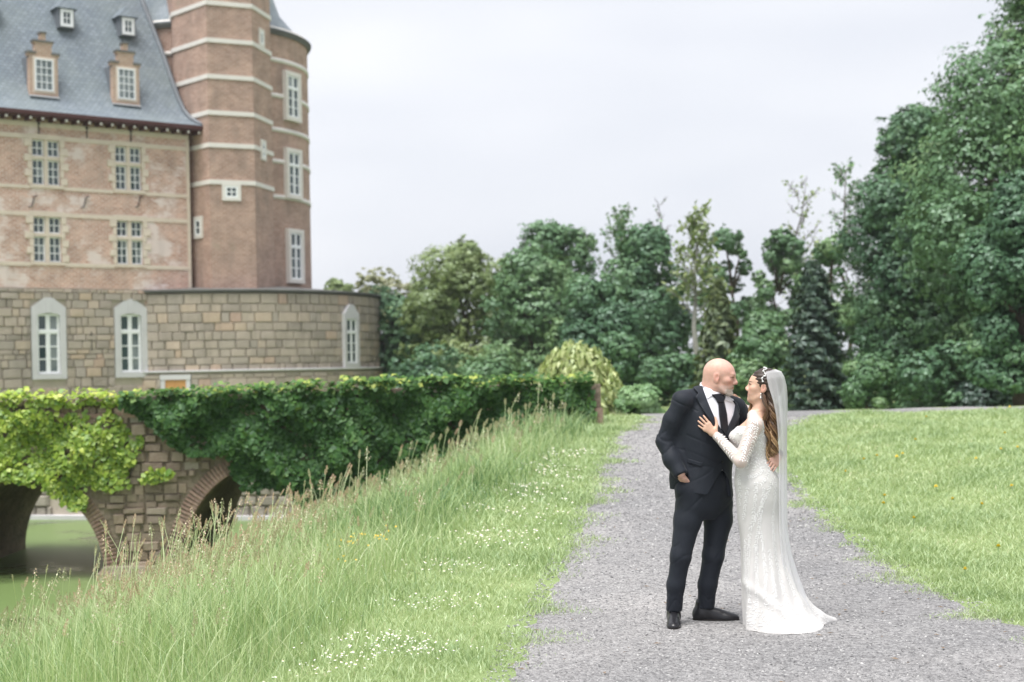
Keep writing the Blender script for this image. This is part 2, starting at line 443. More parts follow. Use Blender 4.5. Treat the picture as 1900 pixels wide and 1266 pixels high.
def lay_stones(place, parent, u0, u1, z0, z1, blocked, rmin=0.24, rmax=0.46, wmin=0.28, wmax=0.85, mats=STONES):
    z = z0
    while z < z1 - 0.1:
        h = min(random.uniform(rmin, rmax), z1 - z)
        if z1 - (z + h) < 0.12: h = z1 - z
        u = u0 - random.uniform(0, 0.3)
        while u < u1:
            w = random.uniform(wmin, wmax) * (0.8 + 0.6 * h)
            a, b = max(u, u0), min(u + w, u1)
            c = [(a, b, z, z + h)]
            for B in blocked:                                    # cut the stone short at openings
                n2 = []
                for (p0, p1, q0, q1) in c:
                    if p1 <= B[0] or p0 >= B[1] or q1 <= B[2] or q0 >= B[3]: n2.append((p0, p1, q0, q1)); continue
                    if p0 < B[0]: n2.append((p0, B[0], q0, q1))
                    if p1 > B[1]: n2.append((B[1], p1, q0, q1))
                c = n2
            for (p0, p1, q0, q1) in c:
                if p1 - p0 < 0.09: continue
                o = put('stone', random.choice(mats), parent)
                g = 0.016
                place(o, (p0 + p1) / 2, (q0 + q1) / 2)
                o.scale = (p1 - p0 - g + random.uniform(-.03, .012), random.uniform(0.7, 1.15), q1 - q0 - g + random.uniform(-.03, .012)); o.rotation_euler[1] += random.gauss(0, .014)
            u += w
        z += h

# ---- the wing
wing = empty('castle_wing', (*FP, 0.3), 'patched red brick castle wing with steep slate roof and rubble stone ground floor', 'castle')
wing.rotation_euler = (0, 0, FANG)
wing.location.z = 0.0
SW = 4.76
W_UP = [(-5.06, -3.97), (-1.73, -0.64), (1.61, 2.71)]
holes = [(a, b, z, z + 1.76) for a, b in W_UP for z in (9.18, 6.19)]
W_GR = [(-5.02, -4.12), (-1.68, -0.78), (1.65, 2.55)]
mb = MB(); wall_holes(mb, -12, SW, 5.18, 11.95, holes, 0.3)
mb.add([(SW, 0, 0), (SW, 9, 0), (SW, 9, 11.95), (SW, 0, 11.95)], [(0, 1, 2, 3)])
put('brick_wall', mb.mesh('brick_wall', M_BRICK_WING, uv=lambda c: (c.x + c.y, c.z)), wing)
mb = MB(); wall_holes(mb, -12, SW, 0.0, 5.18, [(a, b, 1.83, 4.2) for a, b in W_GR], 0.3, 0.02)
sw_ = put('stone_wall', mb.mesh('stone_wall', M_MORTAR), wing)
def pl(o, u, z): o.location = (u, 0.02 - 0.03 + random.uniform(-.012, .012), z)
lay_stones(pl, sw_, -4.6, SW, 0.75, 5.14, [(a - 0.24, b + 0.24, 1.58, 4.62) for a, b in W_GR], .17, .40, .2, .75)
# upper and middle windows: sandstone cross frames
for (a, b) in W_UP:
    for z0 in (9.18, 6.19):
        z1 = z0 + 1.76; mid = (a + b) / 2; tr = z0 + 1.05
        mb = MB()
        mb.box(mid - 0.07, mid + 0.07, 0.02, 0.22, z0, tr - 0.06); mb.box(mid - 0.07, mid + 0.07, 0.02, 0.22, tr + 0.06, z1)
        mb.box(a + .001, b - .001, 0.012, 0.22, tr - 0.06, tr + 0.06)
        mb.box(a - 0.16, b + 0.16, -0.035, 0.0, z1, z1 + 0.2)
        mb.box(a - 0.12, b + 0.12, -0.06, 0.2, z0 - 0.13, z0)
        win = put('cross_window', mb.mesh('cross_window', M_SAND), wing)
        for (x0, x1) in ((a, mid - 0.07), (mid + 0.07, b)):
            light(win, x0 + .004, x1 - .004, tr + 0.065, z1 - 0.004, 2, 2, 0.05, 0.035, 0.12, gl=0.12)
            light(win, x0 + .004, x1 - .004, z0 + .004, tr - 0.065, 2, 3, 0.05, 0.035, 0.12, gl=0.2)
        k = 0; z = z0 + 0.001                                   # toothed jamb stones
        while z < z1 - 0.1:
            h = 0.293
            for sd, x in ((-1, a), (1, b)):
                w = (0.17, 0.31)[(k + (sd > 0)) % 2] + random.uniform(-.03, .03)
                v, f = cham(w, 0.09, h - 0.012, 0.012, k)
                put('jamb_stone', pmesh('jamb_stone', v, f, M_SAND), wing, loc=(x + sd * w / 2, 0.005, z + h / 2))
            z += h; k += 1
# cream bands, in lengths between the windows
def band(z, h, cuts, x0=-12.0, x1=SW, y=-0.03, m=None, name='stone_band'):
    xs_ = [x0] + [q for c in cuts for q in c] + [x1]
    for a, b in zip(xs_[::2], xs_[1::2]):
        mb = MB().box(a, b, y, 0.03, z, z + h); put(name, mb.mesh(name, m or M_SAND), wing)
cut = [(a - 0.16, b + 0.16) for a, b in W_UP]
band(10.94, 0.17, cut); band(9.0, 0.15, [(a - .125, b + .125) for a, b in W_UP]); band(7.95, 0.17, cut); band(6.02, 0.15, [(a - .125, b + .125) for a, b in W_UP]); band(11.42, 0.17, [])
mb = MB().box(SW - 0.12, SW + 0.02, -0.025, 0.02, 5.2, 11.4); put('corner_strip', mb.mesh('corner_strip', M_SAND), wing)
# ground floor windows: bluestone surrounds with a shouldered head
for (a, b) in W_GR:
    z0, z1 = 1.83, 4.2; mb = MB(); m = (a + b) / 2; hw = (b - a) / 2
    o = 0.23
    mb.box(a - o, a, -0.07, 0.1, z0 - .2, z1 - .12); mb.box(b, b + o, -0.07, 0.1, z0 - .2, z1 - .12)
    mb.box(a, b, -0.09, 0.1, z0 - 0.2, z0)
    top = [(-hw - o, z1 - .12), (-hw - o, z1 + .22), (-hw + .02, z1 + .40), (-.16, z1 + .60), (.16, z1 + .60), (hw - .02, z1 + .40), (hw + o, z1 + .22), (hw + o, z1 - .12)]
    arc = [(hw * math.cos(t), z1 - .12 + .12 * math.sin(t)) for t in np.linspace(0.0, math.pi, 9)]
    mb.prism([(m + x, z) for x, z in (top[::-1] + arc[::-1])][::-1], -0.07, 0.1)
    win = put('tall_window', mb.mesh('tall_window', M_BLUESTONE), wing)
    kb = MB().prism([(m - .10, z1 + .01), (m + .10, z1 + .01), (m + .13, z1 + .58), (m - .13, z1 + .58)], -0.085, -0.0702)
    put('keystone', kb.mesh('keystone', M_BLUESTONE), win)
    fb = MB(); frame(fb, a + .003, b - .003, z0 + .003, z1 - 0.02, 0.06, 0.05, 0.13)
    fb.box(m - .055, m + .055, 0.04, 0.12, z0 + .063, 3.42); fb.box(m - .055, m + .055, 0.04, 0.12, 3.54, z1 - .08); fb.box(a + .063, b - .063, 0.036, 0.12, 3.42, 3.54); fb.box(a + .05, b - .05, 0.03, 0.05, z0 + .01, z0 + .1)
    put('window_frame', fb.mesh('window_frame', M_WHITE), win)
    for (x0, x1), gl in (((a + .063, m - .055), 0.0), ((m + .055, b - .063), 1.0)):
        light(win, x0, x1, 3.54, z1 - .08, 1, 1, 0.03, 0.03, 0.06, gl=gl); light(win, x0, x1, z0 + .063, 3.42, 1, 3, 0.03, 0.045, 0.06, gl=gl)
# iron wall anchors
for s, z in ((-4.7, 8.5), (-1.75, 8.5), (0.3, 8.58), (2.55, 8.72)):
    mb = MB().tube([(-.16, -.05, -.22), (-.05, -.05, -.2), (.02, -.05, 0), (.05, -.05, .2), (.18, -.05, .24)], 0.022, 6)
    put('wall_anchor', mb.mesh('wall_anchor', M_IRON), wing, loc=(s, 0, z))
for s, z, h in ((-1.47, 11.4, .5), (.44, 11.38, .5), (2.26, 11.4, .55), (.46, 3.1, .75)):
    mb = MB().tube([(0, -.06, -h/2), (0, -.06, h/2)], 0.024, 6).tube([(-.06, -.065, h*.3), (.06, -.065, h*.3)], 0.02, 6)
    put('wall_anchor', mb.mesh('wall_anchor', M_IRON), wing, loc=(s, 0, z))
# roof with a bell-cast eave and a swept hip
prof = [(-0.62, 11.93, 5.22), (-0.3, 12.07, 5.08), (0.1, 12.3, 4.94), (0.5, 12.7, 4.82), (0.85, 13.3, 4.72), (1.25, 14.1, 4.63), (1.7, 15.0, 4.55), (2.2, 16.0, 4.42), (2.7, 17.0, 4.28), (3.3, 18.2, 4.1), (4.0, 19.6, 3.9)]
v, f, uvs = [], [], {}
SX = np.linspace(-12, 1, 27)
acc = 0.0
for i, (q, z, se) in enumerate(prof):
    if i: acc += math.hypot(q - prof[i-1][0], z - prof[i-1][1])
    for k, t in enumerate(np.linspace(0, 1, 30)):
        x = -12 + (se + 12) * t
        uvs[len(v)] = (x, acc); v.append((x, q, z + 0.012 * math.sin(x * 3 + i)))
for i in range(len(prof) - 1):
    for k in range(29): a = i*30 + k; f.append((a, a+1, a+31, a+30))
nb = len(v); acc = 0
for i, (q, z, se) in enumerate(prof):
    for k in range(5):
        uvs[len(v)] = (q + k * 2.0, i * 1.0); v.append((se, q + k * 2.0 * (1 - i / 14), z))
for i in range(len(prof) - 1):
    for k in range(4): a = nb + i*5 + k; f.append((a, a+1, a+6, a+5))
me = pmesh('roof', v, f, M_SLATE, True)
lay = me.uv_layers.new(name='metres')
for lp in me.loops: lay.data[lp.index].uv = uvs[lp.vertex_index]
roof = put('roof', me, wing)
hp = MB().tube([(se, q, z + .02) for q, z, se in prof], 0.11, 6); put('hip_lead', hp.mesh('hip_lead', M_LEAD, True), roof)
mb = MB().box(-12, 5.2, -0.66, -0.60, 11.78, 11.925); mb.box(-12, 5.16, -0.598, 0.0, 11.72, 11.80)
put('eave_board', mb.mesh('eave_board', M_DARKWOOD), roof)
cb = MB(); cb.box(-.06, .06, -.55, 0, -.12, .0)
cbm = cb.mesh('corbel', M_DARKWOOD)
kn = MB(); kn.tube([(0, -.57, -.065), (0, -.551, -.065)], [.05, .055], 10); knm = kn.mesh('corbel_end', M_BAND)
for k in range(26):
    s = -6.1 + k * 0.462
    if s > 5.1: break
    c = put('corbel', cbm, wing, loc=(s, 0, 11.715)); put('corbel_end', knm, c)
# dormers with stepped brick gables
def dormer(sx, zb, q):
    w, h = 1.12, 1.55
    steps = [(-w/2, 0), (w/2, 0), (w/2, h), (w/2 + .06, h), (w/2 + .06, h + .1), (.33, h + .1), (.33, h + .48), (.38, h + .48), (.38, h + .56), (.1, h + .56), (.1, h + .9), (-.1, h + .9), (-.1, h + .56), (-.38, h + .56), (-.38, h + .48), (-.33, h + .48), (-.33, h + .1), (-w/2 - .06, h + .1), (-w/2 - .06, h), (-w/2, h)]
    mb = MB().prism(steps, 0, 0.28)
    g = put('dormer', mb.mesh('dormer', M_BRICK_DORMER, uv=lambda c: (c.x, c.z)), wing, loc=(sx, q, zb))
    sf = MB(); frame(sf, -.44, .44, .12, 1.52, .075, -.03, -.002); put('window_surround', sf.mesh('window_surround', M_SAND), g)
    sf = MB(); sf.box(-.365, .365, -.004, -.001, .2, 1.44); 
    light(g, -.36, .36, .2, 1.44, 3, 4, .05, .028, -.055, gl=.97)
    for x0, x1, z in ((-w/2 - .09, -.3, h + .1), (.3, w/2 + .09, h + .1), (-.42, .42, h + .56), (-.14, .14, h + .9)):
        st = MB().box(x0, x1, -.05, .32, z + .002, z + .07); put('coping_stone', st.mesh('coping_stone', M_COPING), g)
    ck = MB(); ck.add([(-w/2, .28, 0), (-w/2, 1.6, h * 1.02), (-w/2, .28, h), (w/2, .28, 0), (w/2, 1.6, h * 1.02), (w/2, .28, h), (0, .28, h + .45), (0, 1.9, h + .45)], [(0, 1, 2), (5, 4, 3), (2, 1, 7, 6), (6, 7, 4, 5)])
    put('dormer_cheek', ck.mesh('dormer_cheek', M_LEAD), g)
    fl = MB().box(-w/2 - .03, w/2 + .03, -.09, .0, -.06, -.002); put('flashing', fl.mesh('flashing', M_BLUESTONE), g)
for sx in (-4.4, -1.06, 2.3): dormer(sx, 12.72, 0.42)
def small_dormer(sx, zb, q):
    mb = MB(); mb.add([(-.33, 0, 0), (.33, 0, 0), (.33, 0, .85), (-.33, 0, .85), (-.33, .9, 0), (.33, .9, 0), (.33, .9, .85), (-.33, .9, .85)], [(0, 1, 2, 3), (1, 5, 6, 2), (4, 0, 3, 7)])
    g = put('roof_hatch_dormer', mb.mesh('roof_hatch_dormer', M_LEAD), wing, loc=(sx, q, zb))
    rf = MB(); rf.add([(-.45, -.12, .8), (.45, -.12, .8), (0, .12, 1.3), (-.45, 1.0, .8), (.45, 1.0, .8), (0, 1.0, 1.3)], [(0, 1, 2), (1, 4, 5, 2), (3, 0, 2, 5), (0, 3, 4, 1)])
    put('hatch_roof', rf.mesh('hatch_roof', M_SLATE, uv=lambda c: (c.x, c.y + c.z)), g)
    fb = MB(); frame(fb, -.26, .26, .06, .76, .1, -.05, -.003); put('window_frame', fb.mesh('window_frame', M_WHITE), g)
    light(g, -.16, .16, .16, .66, 2, 2, .02, .03, -.045, gl=.4)
for sx in (-2.65, .42, 3.02): small_dormer(sx, 15.85, 1.85)

# ---- round tower, turret, bastion
TC = (-13.57, 65.1)
def cyl_hit(px, r, py=400):
    u, v = unroll(px, py); k = u / FPX
    A = 1 + k*k; B = -2 * (k * TC[0] + TC[1]); Cc = TC[0]**2 + TC[1]**2 - r*r
    Y = (-B - math.sqrt(max(B*B - 4*A*Cc, 0))) / (2*A)
    return math.atan2(Y - TC[1], k * Y - TC[0]), Y
def zpx(px, py, Y): return EYE + unroll(px, py)[1] / FPX * Y
def arc_wall(mb, r0, r1, z0, z1, a0=-math.pi, a1=math.pi, n=72):
    """a curved band from radius r0 (inner) to r1, standing from z0 to z1"""
    k = len(mb.v); full = a1 - a0 > 6.28
    for i in range(n + 1):
        t = a0 + (a1 - a0) * i / n
        for r, z in ((r1, z0), (r1, z1), (r0, z1), (r0, z0)): mb.v.append((r * math.cos(t), r * math.sin(t), z))
    for i in range(n):
        for j in range(4):
            a = k + i*4 + j; b = k + i*4 + (j+1) % 4
            mb.f.append((a, a + 4, b + 4, b))
    if not full: mb.f += [(k, k+1, k+2, k+3), (k+n*4+3, k+n*4+2, k+n*4+1, k+n*4)]
    return mb
def cyl(r, z0, z1, n=96):
    v = [(r * math.cos(2*math.pi*i/n), r * math.sin(2*math.pi*i/n), z) for z in (z0, z1) for i in range(n)]
    return v, [(i, (i+1) % n, (i+1) % n + n, i + n) for i in range(n)]
RT, RB = 4.44, 7.5
tower = empty('round_tower', (*TC, 0), 'round red brick tower with white stone bands behind the stair turret', 'tower')
v, f = cyl(RT, 4.5, 16.7)
me = pmesh('tower_wall', v, f, M_BRICK_TOWER, True)
lay = me.uv_layers.new(name='metres')
for pol in me.polygons:
    for li in pol.loop_indices:
        vi = me.loops[li].vertex_index; i = vi % 96
        if i == 0 and 95 in [me.vertices and me.loops[q].vertex_index % 96 for q in pol.loop_indices]: i = 96
        lay.data[li].uv = (i * 2*math.pi/96 * RT, v[vi][2])
put('tower_wall', me, tower)
for py in (62, 118, 183, 245, 303, 368):
    t, Y = cyl_hit(540, RT, py); z = zpx(540, py, Y)
    put('stone_band', arc_wall(MB(), RT - .05, RT + .045, z - .10, z + .09).mesh('stone_band', M_BAND, True), tower)
mb = arc_wall(MB(), RT - .05, RT + .10, 16.52, 16.62); arc_wall(mb, RT - .05, RT + .17, 16.625, 16.72)
put('cornice', mb.mesh('cornice', M_COPING), tower)
v, f = [], []
for i in range(64):
    a = 2*math.pi*i/64
    for r, z in ((RT + .2, 16.722), (RT - .35, 17.0), (RT - 1.2, 18.0), (RT - 2.4, 21.5), (.02, 28.0)): v.append((r*math.cos(a), r*math.sin(a), z))
for i in range(64):
    for j in range(4): f.append((i*5+j, ((i+1) % 64)*5+j, ((i+1) % 64)*5+j+1, i*5+j+1))
me = pmesh('conical_roof', v, f, M_SLATE, True); set_uv(me, lambda c: (math.atan2(c.y, c.x) * 4.0, c.z)); put('conical_roof', me, tower)
def round_window(parent, px, py0, py1, w, r, mat, head=0.0, parts=(2, 1, 3)):
    t, Y = cyl_hit(px, r, (py0 + py1) / 2)
    z0, z1 = zpx(px, py1, Y), zpx(px, py0, Y)
    sur = .17; h = z1 - z0
    mb = MB(); mb.box(-w/2 - sur, -w/2, -.17, .16, z0 - sur, z1); mb.box(w/2, w/2 + sur, -.17, .16, z0 - sur, z1); mb.box(-w/2, w/2, -.19, .16, z0 - sur, z0)
    if head: mb.prism([(-w/2 - sur, z1), (w/2 + sur, z1), (w/2 + sur, z1 + .22), (w/2 - .05, z1 + .42), (.15, z1 + .62), (-.15, z1 + .62), (-w/2 + .05, z1 + .42), (-w/2 - sur, z1 + .22)], -.17, .16)
    else: mb.box(-w/2 - sur, w/2 + sur, -.17, .16, z1, z1 + sur)
    win = put('window', mb.mesh('window', mat), parent, loc=(r*math.cos(t), r*math.sin(t), 0))
    win.rotation_euler = (0, 0, t + math.pi/2)
    bk = MB().box(-w/2, w/2, -.045, -.03, z0, z1); put('window_frame', bk.mesh('window_frame', M_WHITE), win)
    fb = MB(); zt = z0 + h * .70
    frame(fb, -w/2, w/2, z0, z1, .045, -.13, -.05); fb.box(-w/2 + .045, w/2 - .045, -.14, -.05, zt - .05, zt + .05)
    fb.box(-.04, .04, -.136, -.05, z0 + .045, zt - .05); fb.box(-.04, .04, -.136, -.05, zt + .05, z1 - .045)
    put('window_frame', fb.mesh('window_frame', M_WHITE), win)
    for x0, x1 in ((-w/2 + .047, -.042), (.042, w/2 - .047)):
        light(win, x0, x1, zt + .052, z1 - .047, 1, 1, .022, .03, -.12, gl=.1); light(win, x0, x1, z0 + .047, zt - .052, 1, 3, .022, .04, -.12, gl=.1)
    return win
for px, p0, p1 in ((541, 142, 219), (543, 284, 363), (546.5, 433, 519)):
    round_window(tower, px, p0, p1, 0.82, RT, M_BAND)

tur = [at(322, 100, 60.2), at(385, 100, 58.3), at(469, 100, 59.1), at(503, 100, 61.2)]
tv = [(q.x, q.y) for q in tur] + [(-11.8, 64.5), (-15.6, 64.5)]
turret = empty('stair_turret', (tv[1][0], tv[1][1], 0), 'tall polygonal brick stair turret with white bands between wing and round tower', 'tower')
tl = [(x - tv[1][0], y - tv[1][1]) for x, y in tv]
mb = MB(); per = 0.0; uvs = []
for i in range(6):
    a, b = tl[i], tl[(i+1) % 6]; L = math.hypot(b[0]-a[0], b[1]-a[1])
    mb.add([(*a, 4.8), (*b, 4.8), (*b, 21), (*a, 21)], [(0, 1, 2, 3)]); uvs += [(per, 4.8), (per + L, 4.8), (per + L, 21), (per, 21)]; per += L
me = mb.mesh('turret_wall', M_BRICK_TOWER); lay = me.uv_layers.new(name='metres')
for lp in me.loops: lay.data[lp.index].uv = uvs[lp.vertex_index]
put('turret_wall', me, turret)
def off_poly(p, d):
    c = np.mean(p, 0); return [(x + (x - c[0]) / math.hypot(x - c[0], y - c[1]) * d, y + (y - c[1]) / math.hypot(x - c[0], y - c[1]) * d) for x, y in p]
zf = lambda py: zpx(427, py, 58.7)
for py in (8, 77, 144, 211, 271, 339):
    put('stone_band', MB().slab(off_poly(tl, .055), zf(py) - .095, zf(py) + .085).mesh('stone_band', M_BAND), turret)
def turret_window(i, px, py0, py1, w, kind):
    a, b = np.array(tv[i]), np.array(tv[i+1]); L = np.linalg.norm(b - a); e = (b - a) / L
    s0, z1 = on_line(px, py0, a, e); _, z0 = on_line(px, py1, a, e); P = a + e * s0
    mb = MB(); frame(mb, -w/2 - .13, w/2 + .13, z0 - .13, z1 + .13, .13, -.06, .05); mb.box(-w/2, w/2, .02, .05, z0, z1)
    win = put('small_window', mb.mesh('small_window', M_BAND), turret, loc=(P[0] - tv[1][0], P[1] - tv[1][1], 0)); win.rotation_euler = (0, 0, math.atan2(e[1], e[0]))
    light(win, -w/2, w/2, z0, z1, *kind, .07, .04, -.055, gl=.1)
turret_window(1, 430, 346, 367, .52, (2, 2)); turret_window(0, 369.5, 408, 437, .4, (1, 2)); turret_window(2, 485, 60, 82, .3, (1, 1)); turret_window(2, 488.5, 266, 292, .3, (1, 2))

bast = empty('round_bastion', (*TC, 0), 'low round stone bastion with slate coping at the foot of the brick tower', 'bastion')
v, f = cyl(RB - .03, -2.0, 5.0); me = pmesh('bastion_wall', v, f, M_MORTAR, True); bw = put('bastion_wall', me, bast)
me = arc_wall(MB(), RT - .2, RB + .12, 5.03, 5.10).mesh('coping', M_COPING); put('coping', me, bast)
v, f = [], []
for i in range(72):
    a = 2*math.pi*i/72; v += [((RB + .17)*math.cos(a), (RB + .17)*math.sin(a), 5.102), ((RB + .16)*math.cos(a), (RB + .16)*math.sin(a), 5.14), ((RT - .3)*math.cos(a), (RT - .3)*math.sin(a), 5.5)]
for i in range(72):
    j = (i+1) % 72; f += [(i*3, j*3, j*3+1, i*3+1), (i*3+1, j*3+1, j*3+2, i*3+2)]
me = pmesh('lean_to_roof', v, f, M_COPING); put('lean_to_roof', me, bast)
me = arc_wall(MB(), RB - .06, RB + .10, -1.9, 1.78).mesh('plinth', M_MORTAR, True); pw = put('plinth', me, bast)
win = round_window(bast, 649, 592, 674, 0.74, RB, M_BLUESTONE, 1.0)
ta, _ = cyl_hit(300, RB); tb, _ = cyl_hit(706, RB); wa, wY = cyl_hit(649, RB)
def plc(rad):
    def pf(o, u, z):
        t = u / RB; o.location = (rad*math.cos(t), rad*math.sin(t), z); o.rotation_euler = (0, 0, t + math.pi/2)
    return pf
wz0, wz1 = zpx(649, 674, wY), zpx(649, 592, wY)
lay_stones(plc(RB - .01), bw, (ta - .35) * RB, (tb + .12) * RB, 1.82, 4.98, [(wa*RB - .56, wa*RB + .56, wz0 - .17, wz1 + .5)], .2, .44, .25, .85)
da, _ = cyl_hit(321, RB + .1)
lay_stones(plc(RB + .09), pw, (ta - .35) * RB, (tb + .12) * RB, 0.9, 1.70, [(da*RB - .6, da*RB + .6, 0, 1.75)], .25, .42, .4, .9)
dg = MB(); dg.box(-.42, -.003, -.05, .05, -1.9, 1.50); dg.box(.003, .42, -.05, .05, -1.9, 1.50)
do_ = put('cellar_door', dg.mesh('cellar_door', M_OCHRE), bast, loc=((RB + .1)*math.cos(da), (RB + .1)*math.sin(da), 0)); do_.rotation_euler = (0, 0, da + math.pi/2)
dg = MB(); dg.box(-.62, .62, -.10, .05, 1.504, 1.70); dg.box(-.6, -.425, -.08, .05, -1.9, 1.5); dg.box(.425, .6, -.08, .05, -1.9, 1.5); put('door_surround', dg.mesh('door_surround', M_BLUESTONE), do_)
me = arc_wall(MB(), RB, RB + .2, 1.79, 1.87).mesh('plinth_course', M_BLUESTONE, True); put('plinth_course', me, bast)
# ------------------------------------------------------------------ the bridge over the moat
BP, BD = (-8.7, 24.2), (1.0, 0.0)
BANG = math.atan2(BD[1], BD[0])
ARCHES = [(-4.0, 1.46, 1.75), (.27, 1.46, 1.75), (4.42, 1.46, 1.92), (8.2, 1.3, 1.2)]
def arch_z(t, grow=0.0):
    z = np.full(np.shape(t), -9.0)
    for c, w, r in ARCHES:
        q = 1 - ((np.asarray(t) - c) / (w + grow))**2
        z = np.where(q > 0, np.maximum(z, -1.75 + (r + grow) * np.sqrt(np.maximum(q, 0))), z)
    return z
def bridge_top(t): return 1.30 + 0.0125 * np.asarray(t)
bridge = empty('stone_bridge', (*BP, 0), 'old stone arch bridge over the moat, overgrown with creeper', 'bridge')
bridge.rotation_euler = (0, 0, BANG)
DEEP = 4.5
T = np.unique(np.concatenate([np.linspace(-9, 10.2, 160), [c + s * w * q for c, w, r in ARCHES for s in (-1, 1) for q in (1, .995, .98, .95, .9)]]))
low = np.maximum(arch_z(T), -2.6); top = bridge_top(T)
mb = MB()
for i in range(len(T) - 1):
    a, b = T[i], T[i+1]
    for y, flip in ((0.0, False), (DEEP, True)):
        tp = (top[i], top[i+1]) if not flip else (.72, .72)
        q = [(a, y, low[i]), (b, y, low[i+1]), (b, y, tp[1]), (a, y, tp[0])]
        mb.add(q if not flip else q[::-1], [(0, 1, 2, 3)])
    mb.add([(a, 0, low[i]), (a, DEEP, low[i]), (b, DEEP, low[i+1]), (b, 0, low[i+1])], [(0, 1, 2, 3)])
    mb.add([(a, 0, top[i]), (b, 0, top[i+1]), (b, .4, top[i+1]), (a, .4, top[i]), (a, .4, .72), (b, .4, .72), (a, DEEP, .72), (b, DEEP, .72)], [(0, 1, 2, 3), (3, 2, 5, 4), (4, 5, 7, 6)])
n = NT('bridge rubble core'); o = n.obj()
M_BRCORE = n.done(n.ramp(n.noise(o, 3, 6, .7), [(.3, (.14, .115, .09)), (.7, (.30, .245, .185))]), .95, n.bump(n.noise(o, 12, 5), .8, .05), spec=.1)
bwall = put('bridge_wall', mb.mesh('bridge_wall', M_BRCORE), bridge)
M_BRSTONE = stone_mat('bridge stone', [(0, (.20, .145, .11)), (.4, (.27, .195, .14)), (.7, (.32, .235, .165)), (.93, (.37, .285, .21)), (1, (.44, .40, .37))], .7, 8)
M_BRBRICK = stone_mat('arch brick', [(0, (.17, .095, .075)), (.5, (.25, .14, .105)), (1, (.31, .19, .14))], .5, 9)
BST = []
for k in range(8):
    v, f = cham(1, .12, 1, .06, 40 + k); BST.append(pmesh('stone', v, f, M_BRSTONE))
z = -1.75
while z < 1.2:
    h = random.uniform(.10, .20); t = -.6
    while t < 5.6:
        w = random.uniform(.12, .42); c, zc = t + w/2, z + h/2
        if (z + .02 > arch_z(np.array([t, c, t + w]), .25).max()) or (z > -1.75 and arch_z(np.array([t + .02, t + w - .02]), .25).max() < z):
            o = put('stone', random.choice(BST), bwall, loc=(c, .02 + random.uniform(-.03, .03), zc + random.uniform(-.012, .012))); o.scale = (w - .014 + random.uniform(-.02, .03), 1, h - .012 + random.uniform(-.02, .03)); o.rotation_euler = (0, random.uniform(-.05, .05), 0)
        t += w
    z += h
rb = MB(); v, f = cham(.25, .2, .058, .006, 3); rbm = pmesh('ring_brick', v, f, M_BRBRICK)
for c, w, r in ARCHES[1:3]:
    lo, hi = ((.02, 3.12) if c < 1 else (1.2, 3.12))
    ang = lo
    while ang < hi:
        x, zz = c + (w + .12) * math.cos(ang), -1.75 + (r + .12) * math.sin(ang)
        o = put('ring_brick', rbm, bwall, loc=(x, .075 + random.uniform(-.008, .008), zz)); o.rotation_euler = (0, -math.atan2((w + .12) * math.sin(ang), (r + .12) * math.cos(ang)), 0)
        o.rotation_euler = (0, -math.atan2(math.sin(ang) / r, math.cos(ang) / w), 0)
        ang += .064 / math.hypot(w * math.sin(ang), r * math.cos(ang))
mb = MB().box(-9, 10.0, -.07, .02, 1.02, 1.10); put('string_course', mb.mesh('string_course', M_BRBRICK), bridge)
for k in range(26):
    a = -5.6 + k * .6
    mb = MB().box(a + .01, a + .59, -.08, .5, 1.26 + .0125 * a, 1.34 + .0125 * a); put('coping_stone', mb.mesh('coping_stone', M_BRSTONE), bridge)
mb = MB().box(1.62, 3.06, -.2, .1, -2.4, -1.60); mb.prism([(1.64, -1.598), (3.04, -1.598), (2.96, -1.5), (1.72, -1.5)], -.16, .1); put('pier_footing', mb.mesh('pier_footing', M_BRSTONE), bridge)
mb = MB().box(10.06, 10.22, -.22, .3, .3, 1.02); put('end_pier', mb.mesh('end_pier', M_BRBRICK), bridge)
# the moat's far retaining wall, stones where the arches show it
mwall = empty('moat_wall', (-13, 35, 0), 'pale stone retaining wall across the moat, seen through the bridge arch', 'wall')
e2 = math.atan2(-.22, 1); mwall.rotation_euler = (0, 0, e2)
mb = MB().box(-60, 20, 0, .5, -2.6, .55); mwm = put('wall_core', mb.mesh('wall_core', M_MORTAR), mwall)
n = NT('moat wall stone'); M_MW = stone_mat('moat wall stone', [(0, (.25, .23, .20)), (.5, (.36, .33, .28)), (1, (.44, .40, .34))], .6, 5)
MST = []
for k in range(5):
    v, f = cham(1, .12, 1, .06, 70 + k); MST.append(pmesh('stone', v, f, M_MW))
def plm(o, u, z): o.location = (u, -.02 + random.uniform(-.02, .02), z)
lay_stones(plm, mwm, -2.0, 1.8, -1.7, .5, [], .2, .38, .3, .7, MST); lay_stones(plm, mwm, 4.2, 8.2, -1.7, .5, [], .2, .38, .3, .7, MST)
mb = MB().box(-60, 20, -.25, -.001, -2.6, -1.62); put('wall_footing', mb.mesh('wall_footing', M_BLUESTONE), mwall)

